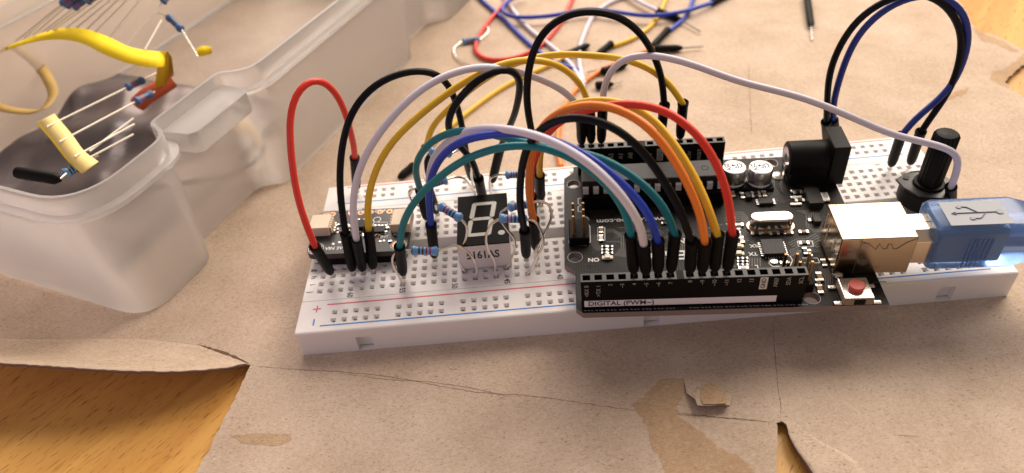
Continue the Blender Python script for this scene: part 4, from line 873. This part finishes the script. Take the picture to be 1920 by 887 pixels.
# ------------------------------------------------------------------ loose wires and parts on the cardboard behind
def ground_wire(label, color, pts, bootA=None, bootB=None, z=.09, r=.085):
    o = thing('jumper_wire', label, 'jumper wire', loc=onz(*pts[len(pts) // 2][:2], 0), group='loose jumper wires on the cardboard'); q = o.location.copy()
    P = [onz(p[0], p[1], p[2] if len(p) > 2 else z) - q for p in pts]; P = smooth_pts(spline(P, .25), 3)
    MB().tube(P, r, 10).build('insulation', WM[color], o, smooth=True)
    for bt in (bootA, bootB):
        if not bt: continue
        (x0, y0), (x1, y1), pn = bt; a = onz(x0, y0, .15) - q; b = onz(x1, y1, .13) - q; ax = (b - a).normalized(); L_ = (b - a).length
        MB().lathe([(.10, -.03), (.14, 0), (.14, .1), (.125, .14), (.125, L_ - .25), (.10, L_ - .1), (.05, L_)], a, ax, n=16).build('boot', BOOT, o, smooth=True)
        if pn: e = onz(*pn, .1) - q; MB().tube([b - ax * .1, e], .03, 6).build('pin', STEEL, o)
    return o
ground_wire('loose red jumper wire curled in a loop on the cardboard', 'red', [(1110, -60), (1080, -15), (1050, 45), (1005, 92), (955, 112), (910, 112), (890, 95), (898, 68), (925, 30), (950, 2), (965, -30)])
ground_wire('loose blue jumper wire running diagonally at top left of the pile', 'blue', [(870, -35), (905, 2), (940, 32), (990, 80), (1025, 108), (1060, 125), (1085, 132)])
ground_wire('loose blue jumper wire lying across the top of the pile to a far black boot', 'blue', [(985, -12, .3), (950, 3, .3), (940, 20, .3), (960, 32, .3), (1040, 29, .3), (1105, 17, .3), (1150, 22, .3), (1220, 30, .3), (1280, 22, .3), (1335, 5, .2)], bootB=((1335, 5), (1370, -12), None))
ground_wire('loose white jumper wire running diagonally down under the yellow arches', 'white', [(930, -35), (952, 5), (990, 52), (1040, 92), (1072, 122), (1088, 150), (1095, 165)])
ground_wire('loose white jumper wire bending down inside the tall black loop', 'white', [(1190, -12), (1140, 6), (1112, 30), (1095, 65), (1086, 95), (1088, 130), (1096, 158)], bootB=None)
ground_wire('loose white jumper wire ending in a boot at top right of the pile', 'white', [(1160, -25, .2), (1185, -5, .2), (1215, 12, .2), (1233, 20, .2)], bootA=((1232, 20), (1278, 38), (1314, 60)))
ground_wire('loose yellow jumper wire dropping down the right side of the pile', 'yellow', [(1254, -25), (1246, 5), (1228, 40), (1205, 62), (1175, 78), (1150, 86)], bootB=((1146, 82), (1118, 104), None))
ground_wire('loose blue jumper wire ending in a boot at the right of the pile', 'blue', [(1305, -25), (1298, 5), (1284, 34), (1254, 58)], bootB=((1252, 56), (1222, 88), None))
ground_wire('loose orange jumper wire passing behind the back analog socket', 'orange', [(1232, 90), (1180, 106), (1125, 133), (1085, 162), (1060, 195), (1048, 235), (1046, 275), (1052, 312)], bootA=((1228, 91), (1280, 90), (1318, 88)))
ground_wire('loose yellow jumper wire curving on the cardboard behind the display', 'yellow', [(772, 312), (792, 292), (815, 264), (850, 232), (890, 200), (945, 162), (1000, 135), (1045, 115), (1062, 104)], bootA=((776, 311), (747, 334), None), bootB=((1058, 104), (1105, 84), None))
bt = thing('jumper_wire', 'short black jumper boot with pin at the top right of the cardboard', 'jumper wire', loc=onz(1518, 20)); q = bt.location.copy()
a = onz(1513, -8, .15) - q; b = onz(1521, 50, .13) - q; MB().lathe([(.10, 0), (.13, .1), (.13, (b - a).length - .2), (.05, (b - a).length)], a, (b - a), n=14).build('boot', BOOT, bt, smooth=True); MB().tube([b, onz(1523, 75, .06) - q], .03, 6).build('pin', STEEL, bt); MB().tube([a, onz(1510, -40, .12) - q], .08, 8).build('insulation', WM['black'], bt)
def loose_boot(label, p0, p1, pin):
    o = thing('jumper_wire', label, 'jumper wire', loc=onz(*p0), group='loose jumper wires on the cardboard'); q = o.location.copy(); a = onz(*p0, .15) - q; b = onz(*p1, .13) - q; L_ = (b - a).length
    MB().lathe([(.08, 0), (.14, .05), (.13, L_ - .15), (.05, L_)], a, b - a, n=14).build('boot', BOOT, o, smooth=True); MB().tube([b, onz(*pin, .08) - q], .03, 6).build('pin', STEEL, o)
loose_boot('loose black wire boot with pin pointing right, behind the lavender wire', (1116, 160), (1150, 158), (1167, 153)); loose_boot('loose black wire boot lying just under the yellow arch', (1128, 134), (1176, 120), (1100, 136))
lr = thing('resistor', 'loose blue resistor with curled leads near the tub corner', 'resistor', loc=onz(882, 76)); q = lr.location.copy()
resistor_mesh(lr, onz(866, 78, .12) - q, onz(900, 74, .12) - q, s_=1.1)
for P in ([(866, 78), (852, 90), (856, 108), (880, 122), (905, 126)], [(900, 74), (915, 60), (912, 45)]): MB().tube(spline([onz(*p, .08) - q for p in P], .1), .028, 6).build('lead', LEAD, lr)

# ------------------------------------------------------------------ frosted tub
EU = Vector((.42, .9075, 0)); EV = Vector((.9075, -.42, 0))
def W(u, v, z=0): return EU * u + EV * v + Vector((0, 0, z))
def fillet(pts, n=8):
    out = []
    N_ = len(pts)
    for i in range(N_):
        p, r = Vector(pts[i][:2]), pts[i][2]; a = Vector(pts[i - 1][:2]); b = Vector(pts[(i + 1) % N_][:2]); d1 = (a - p).normalized(); d2 = (b - p).normalized()
        s = p + d1 * r; e = p + d2 * r
        for k in range(n + 1):
            t_ = k / n; out.append(s * (1 - t_) ** 2 + p * 2 * t_ * (1 - t_) + e * t_ ** 2)
    return out
v0, v1, vr = -10.72, -21.8, .78
base = [(-6.35, v1, 1.2), (-6.35, v0, 1.15), (-3.85, v0, .4), (-3.6, v0 - vr, .35), (-.75, v0 - vr, .35), (-.45, v0, .45), (7.95, v0, .5), (8.2, v0 - vr, .35), (10.6, v0 - vr, .35), (10.9, v0, .45), (14.0, v0, 1.2), (14.0, v1, 1.2)]
OLP = fillet(base)
def off(P, d):
    out = []; n = len(P)
    for i in range(n):
        a, b = P[i - 1], P[(i + 1) % n]; t_ = (b - a)
        if t_.length < 1e-6: t_ = P[(i + 2) % n] - P[i - 2]
        t_.normalize(); out.append(P[i] + Vector((-t_.y, t_.x)) * -(-d))
    return out
area_ = sum(OLP[i - 1].x * OLP[i].y - OLP[i].x * OLP[i - 1].y for i in range(len(OLP)))
sgn = -1 if area_ > 0 else 1
prof = [(-.25, .0), (-.06, .03), (0, .12), (.20, 3.38), (.42, 3.40), (.45, 3.44), (.45, 3.54), (.24, 3.56), (.26, 4.02), (.24, 4.06), (.16, 4.06), (.14, 4.02), (.12, 3.5), (-.10, .18), (-.2, .12), (-.4, .10)]
g = MB(); n = len(OLP)
for d, z in prof: g.v += [tuple(W(p.x, p.y, z)) for p in off(OLP, d * sgn)]
for i in range(len(prof) - 1):
    for k in range(n): g.f.append((i * n + k, i * n + (k + 1) % n, (i + 1) * n + (k + 1) % n, (i + 1) * n + k)); g.m.append(1 if i >= 11 else 0)
# bottom and floor
bm = bmesh.new(); 
tub = thing('storage_tub', 'frosted clear plastic tub full of taped resistors at the left edge', 'tub', loc=W(-6.35, v0)); tq = tub.location.copy()
g.v = [tuple(Vector(v) - tq) for v in g.v]; fx = g.v[:n]; fi = g.v[-n:]
g.f.append(tuple(range(len(prof) * n - n, len(prof) * n))); g.m.append(1)
g.build('body', [FROST, FROSTIN], tub, smooth=True)
# latch lug under the rim
lg = [(-3.35, v0 - .62), (-3.25, v0 + .25), (-3.05, v0 + .42), (-1.1, v0 + .42), (-.95, v0 + .25), (-.9, v0 - .62)]
g = MB(); pts = [W(a, b) - tq for a, b in lg]; n = len(pts)
for (s_, z) in ((.93, 3.12), (1, 3.2), (1, 3.62), (.97, 3.72)):
    c = sum(pts, Vector()) / n; g.v += [tuple(c + (p - c) * s_ + Vector((0, 0, z))) for p in pts]
for i in range(3):
    for k in range(n): g.f.append((i * n + k, i * n + (k + 1) % n, (i + 1) * n + (k + 1) % n, (i + 1) * n + k)); g.m.append(0)
g.f.append(tuple(range(n))); g.f.append(tuple(range(3 * n, 4 * n))); g.m += [0, 0]
g.build('latch_lug', FROST, tub, bevel=.02, smooth=True)

# contents of the tub
TAPE = mat('yellow_tape', (1.0, .74, .02), .6, spec=.2); TAPE2 = mat('pale_tape', (.86, .66, .24), .55)
def ribbon(parent, P, widths, m, name, q):
    g = MB()
    for i, (p, wv) in enumerate(zip(P, widths)): g.v += [tuple(p - q + wv), tuple(p - q - wv)]; 
    for i in range(len(P) - 1): g.f.append((2 * i, 2 * i + 1, 2 * i + 3, 2 * i + 2)); g.m.append(0)
    o = g.build(name, m, parent, smooth=True); md = o.modifiers.new('thickness', 'SOLIDIFY'); md.thickness = .012; md.offset = 0; return o
def strip_px(parent, top, bot, m, name, q):
    A_ = spline([onz(*p) for p in top], .2); B_ = spline([onz(*p) for p in bot], .2); k = 40; A_ = resample(A_, k); B_ = resample(B_, k)
    return ribbon(parent, [(a + b) / 2 for a, b in zip(A_, B_)], [(a - b) / 2 for a, b in zip(A_, B_)], m, name, q)
st = thing('resistor_strip', 'curved bright yellow taped strip of blue resistors arching in the tub', 'resistor strip', loc=onz(150, 70, 3), group='taped resistor strips in the tub'); q = st.location.copy()
strip_px(st, [(-30, 108, 2.7), (0, 93, 2.8), (50, 73, 3.0), (100, 56, 3.2), (150, 53, 3.3), (200, 68, 3.3), (250, 90, 3.3), (300, 97, 3.2), (312, 96, 3.1)], [(-30, 112, 2.6), (0, 99, 2.72), (50, 82, 2.92), (100, 74, 3.08), (150, 80, 3.18), (200, 104, 3.18), (250, 121, 3.18), (295, 127, 3.08), (308, 124, 2.95)], TAPE, 'tape', q)
strip_px(st, [(298, 98, 3.2), (312, 96, 3.2), (322, 106, 3.1)], [(290, 165, 2.2), (306, 160, 2.2), (326, 140, 2.2)], mat('tape_shade', (.74, .46, .015), .5), 'tape', q)  # folded end: darker copy of the tape colour, shade painted in
DKB = mat('resistor_dark_blue', (.06, .13, .28), .4)
def lead_px(parent, p, q2, qq, body=None, r=.027):
    a = onz(*p) - qq; b = onz(*q2) - qq; MB().tube([a, b], r, 6).build('lead', LEAD2, parent, smooth=True)
    if body: resistor_mesh(parent, a.lerp(b, body[0]), a.lerp(b, body[1]), name='resistor_body', s_=1.1).data.materials[0] = DKB
LEAD2 = mat('lead_bright', (.80, .74, .62), .45, .25)
for a, b, bd in (((30, 77, 3.0), (128, -2, 4.2), (.86, 1.25)), ((62, 66, 3.1), (150, -10, 4.3), (.7, 1.0)), ((80, 60, 3.2), (175, -12, 4.3), (.62, .9)), ((100, 57, 3.2), (200, -15, 4.2), None), ((140, 55, 3.2), (222, -12, 4.2), None), ((178, 60, 3.3), (252, -14, 4.2), None), ((205, 70, 3.3), (272, -12, 4.2), None), ((236, 86, 3.3), (306, 3, 4.0), (.97, 1.25)), ((272, 93, 3.3), (303, 38, 3.6), None), ((45, 72, 3.0), (140, -8, 4.1), (.8, 1.1)), ((88, 60, 3.2), (188, -14, 4.25), (.75, .98)), ((120, 56, 3.2), (210, -14, 4.2), None), ((160, 57, 3.2), (236, -14, 4.2), None)): lead_px(st, a, b, q, bd)
s2 = thing('resistor_strip', 'short pale yellow taped strip of resistors near the tub front corner', 'resistor strip', loc=onz(110, 280, 2.6), group='taped resistor strips in the tub'); q = s2.location.copy()
strip_px(s2, [(72, 228, 2.9), (100, 262, 2.9), (130, 300, 2.9), (155, 325, 2.9)], [(102, 213, 2.95), (135, 252, 2.95), (160, 285, 2.95), (185, 303, 2.95)], TAPE2, 'tape', q)
strip_px(s2, [(68, 230, 2.75), (98, 265, 2.75), (128, 303, 2.75), (153, 325, 2.75)], [(72, 228, 2.9), (100, 262, 2.9), (130, 300, 2.9), (155, 322, 2.9)], TAPE, 'tape', q)
for a, b, bd in (((88, 238, 2.97), (300, 134, 2.5), (.67, .84)), ((112, 266, 2.97), (290, 172, 2.5), (.77, .97)), ((140, 294, 2.97), (252, 233, 2.7), None), ((168, 284, 2.6), (250, 222, 2.3), None), ((160, 300, 2.8), (250, 252, 2.5), None)): lead_px(s2, a, b, q, bd)
lr = thing('resistor', 'loose dark blue resistor standing at the far side of the yellow strip in the tub', 'resistor', loc=onz(328, 44, 3.4)); q = lr.location.copy()
resistor_mesh(lr, onz(315, 31, 3.5) - q, onz(341, 56, 3.3) - q, (2, 2, 2, 2), s_=1.15).data.materials[0] = DKB; MB().tube([onz(341, 56, 3.3) - q, onz(372, 108, 2.6) - q], .03, 6).build('lead', LEAD, lr); MB().tube([onz(315, 31, 3.5) - q, onz(298, 25, 3.4) - q], .03, 6).build('lead', LEAD, lr)
lb = thing('jumper_wire', 'black jumper boot lying inside the tub near its front corner', 'jumper wire', loc=onz(70, 328, 2.9)); q = lb.location.copy(); a = onz(30, 323, 2.9) - q; b = onz(113, 336, 2.75) - q
MB().lathe([(.10, 0), (.15, .03), (.16, .1), (.16, (b - a).length - .15), (.08, (b - a).length)], a, b - a, n=16).build('boot', BOOT, lb, smooth=True); MB().tube([b, onz(125, 326, 2.75) - q], .035, 8).build('pin', STEEL, lb)
lr = thing('resistor', 'blue resistor half under the pale strip, beside the black boot', 'resistor', loc=onz(135, 320, 2.6)); q = lr.location.copy(); resistor_mesh(lr, onz(118, 328, 2.6) - q, onz(158, 306, 2.6) - q, (2, 2, 2, 2), s_=1.2)
MB().tube([onz(158, 306, 2.6) - q, onz(185, 292, 2.6) - q], .03, 6).build('lead', LEAD, lr)
# dark antistatic bag crumpled in the tub
g = MB(); NU, NV = 60, 50
for i in range(NU):
    for j in range(NV):
        u = -5.2 + 8.6 * i / (NU - 1); v = -21.2 + 8.3 * j / (NV - 1); e = min(1, min(i, NU - 1 - i, j, NV - 1 - j) / 5)
        z = .2 + e * (.62 + .16 * math.sin(u * .9 + v * .6) + .10 * math.sin(u * 2.1 - v * .9) + .05 * math.sin(v * 3.1 + u * 2.2) + .05 * abs(math.sin(u * 1.7 + v * 2.6))); g.v.append(tuple(W(u, v, z)))
for i in range(NU - 1):
    for j in range(NV - 1): g.f.append((i * NV + j, (i + 1) * NV + j, (i + 1) * NV + j + 1, i * NV + j + 1)); g.m.append(0)
q = W(-1, -16); g.v = [tuple(Vector(v) - q) for v in g.v]
bag = g.build('antistatic_bag', mat('bag_grey', (.085, .07, .075), .3, .35, var=(.35, (.17, .125, .11), .45, .65)), smooth=True); bag.location = q; tag(bag, 'dark grey shiny antistatic bag filling the bottom of the tub', 'bag'); md = bag.modifiers.new('thickness', 'SOLIDIFY'); md.thickness = .04
def tub_wire(label, name, cat, P, m, r):
    P = [onz(*p) for p in P]; q = P[0].copy(); o = MB().tube([p - q for p in spline(P, .2)], r, 10).build(name, m, smooth=True); o.location = q; return tag(o, label, cat)
def onv(px, py, v):
    d = ray(px, py); return CAM + d * ((v - CAM.dot(EV)) / d.dot(EV))
P = [onv(x, y, -11.85) for x, y in ((290, 353), (318, 346), (350, 342), (390, 335), (430, 325), (465, 310), (490, 290), (496, 272))]; q = P[0].copy()
cb_ = MB().tube([p - q for p in spline(P, .1)], .075, 10).build('cable', mat('cable_dark', (.02, .018, .02), .5), smooth=True); cb_.location = q; tag(cb_, 'curved dark cable seen through the tub wall under the latch', 'cable')
P = [onv(x, y, -12.0) for x, y in ((430, 235), (462, 238), (484, 262), (496, 295), (500, 318), (486, 330))]; q = P[0].copy()
tc_ = thing('tape_curl', 'pale yellow tape curl pressed against the tub wall right of the latch', 'tape', loc=q); ribbon(tc_, spline(P, .1), [Vector((.05, .1, .28))] * len(spline(P, .1)), TAPE2, 'tape', q)
tub_wire('thick orange red wire in the tub below the yellow strip', 'loose_wire', 'wire', [(258, 196, 1.7), (275, 180, 1.9), (300, 165, 2.0), (322, 150, 2.1)], mat('rust_orange', (.55, .10, .03), .6), .26)
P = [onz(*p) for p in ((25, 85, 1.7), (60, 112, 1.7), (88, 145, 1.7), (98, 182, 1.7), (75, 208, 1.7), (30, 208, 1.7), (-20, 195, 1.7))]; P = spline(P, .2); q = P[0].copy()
st3 = thing('tape_loop', 'faint yellow loop of empty tape lying deeper in the tub', 'tape', loc=q); ribbon(st3, P, [Vector((.17, .07, .03))] * len(P), mat('tape_hazed', (.55, .36, .10), .6), 'tape', q)  # dulled tape colour stands in for the haze over the loop
q = onz(383, 96, 2.6); te = thing('tape_end', 'small yellow tape end behind the loose dark blue resistor', 'tape', loc=q); strip_px(te, [(368, 92, 2.7), (380, 86, 2.75), (396, 88, 2.7)], [(372, 106, 2.5), (385, 104, 2.5), (398, 100, 2.5)], TAPE, 'tape', q)
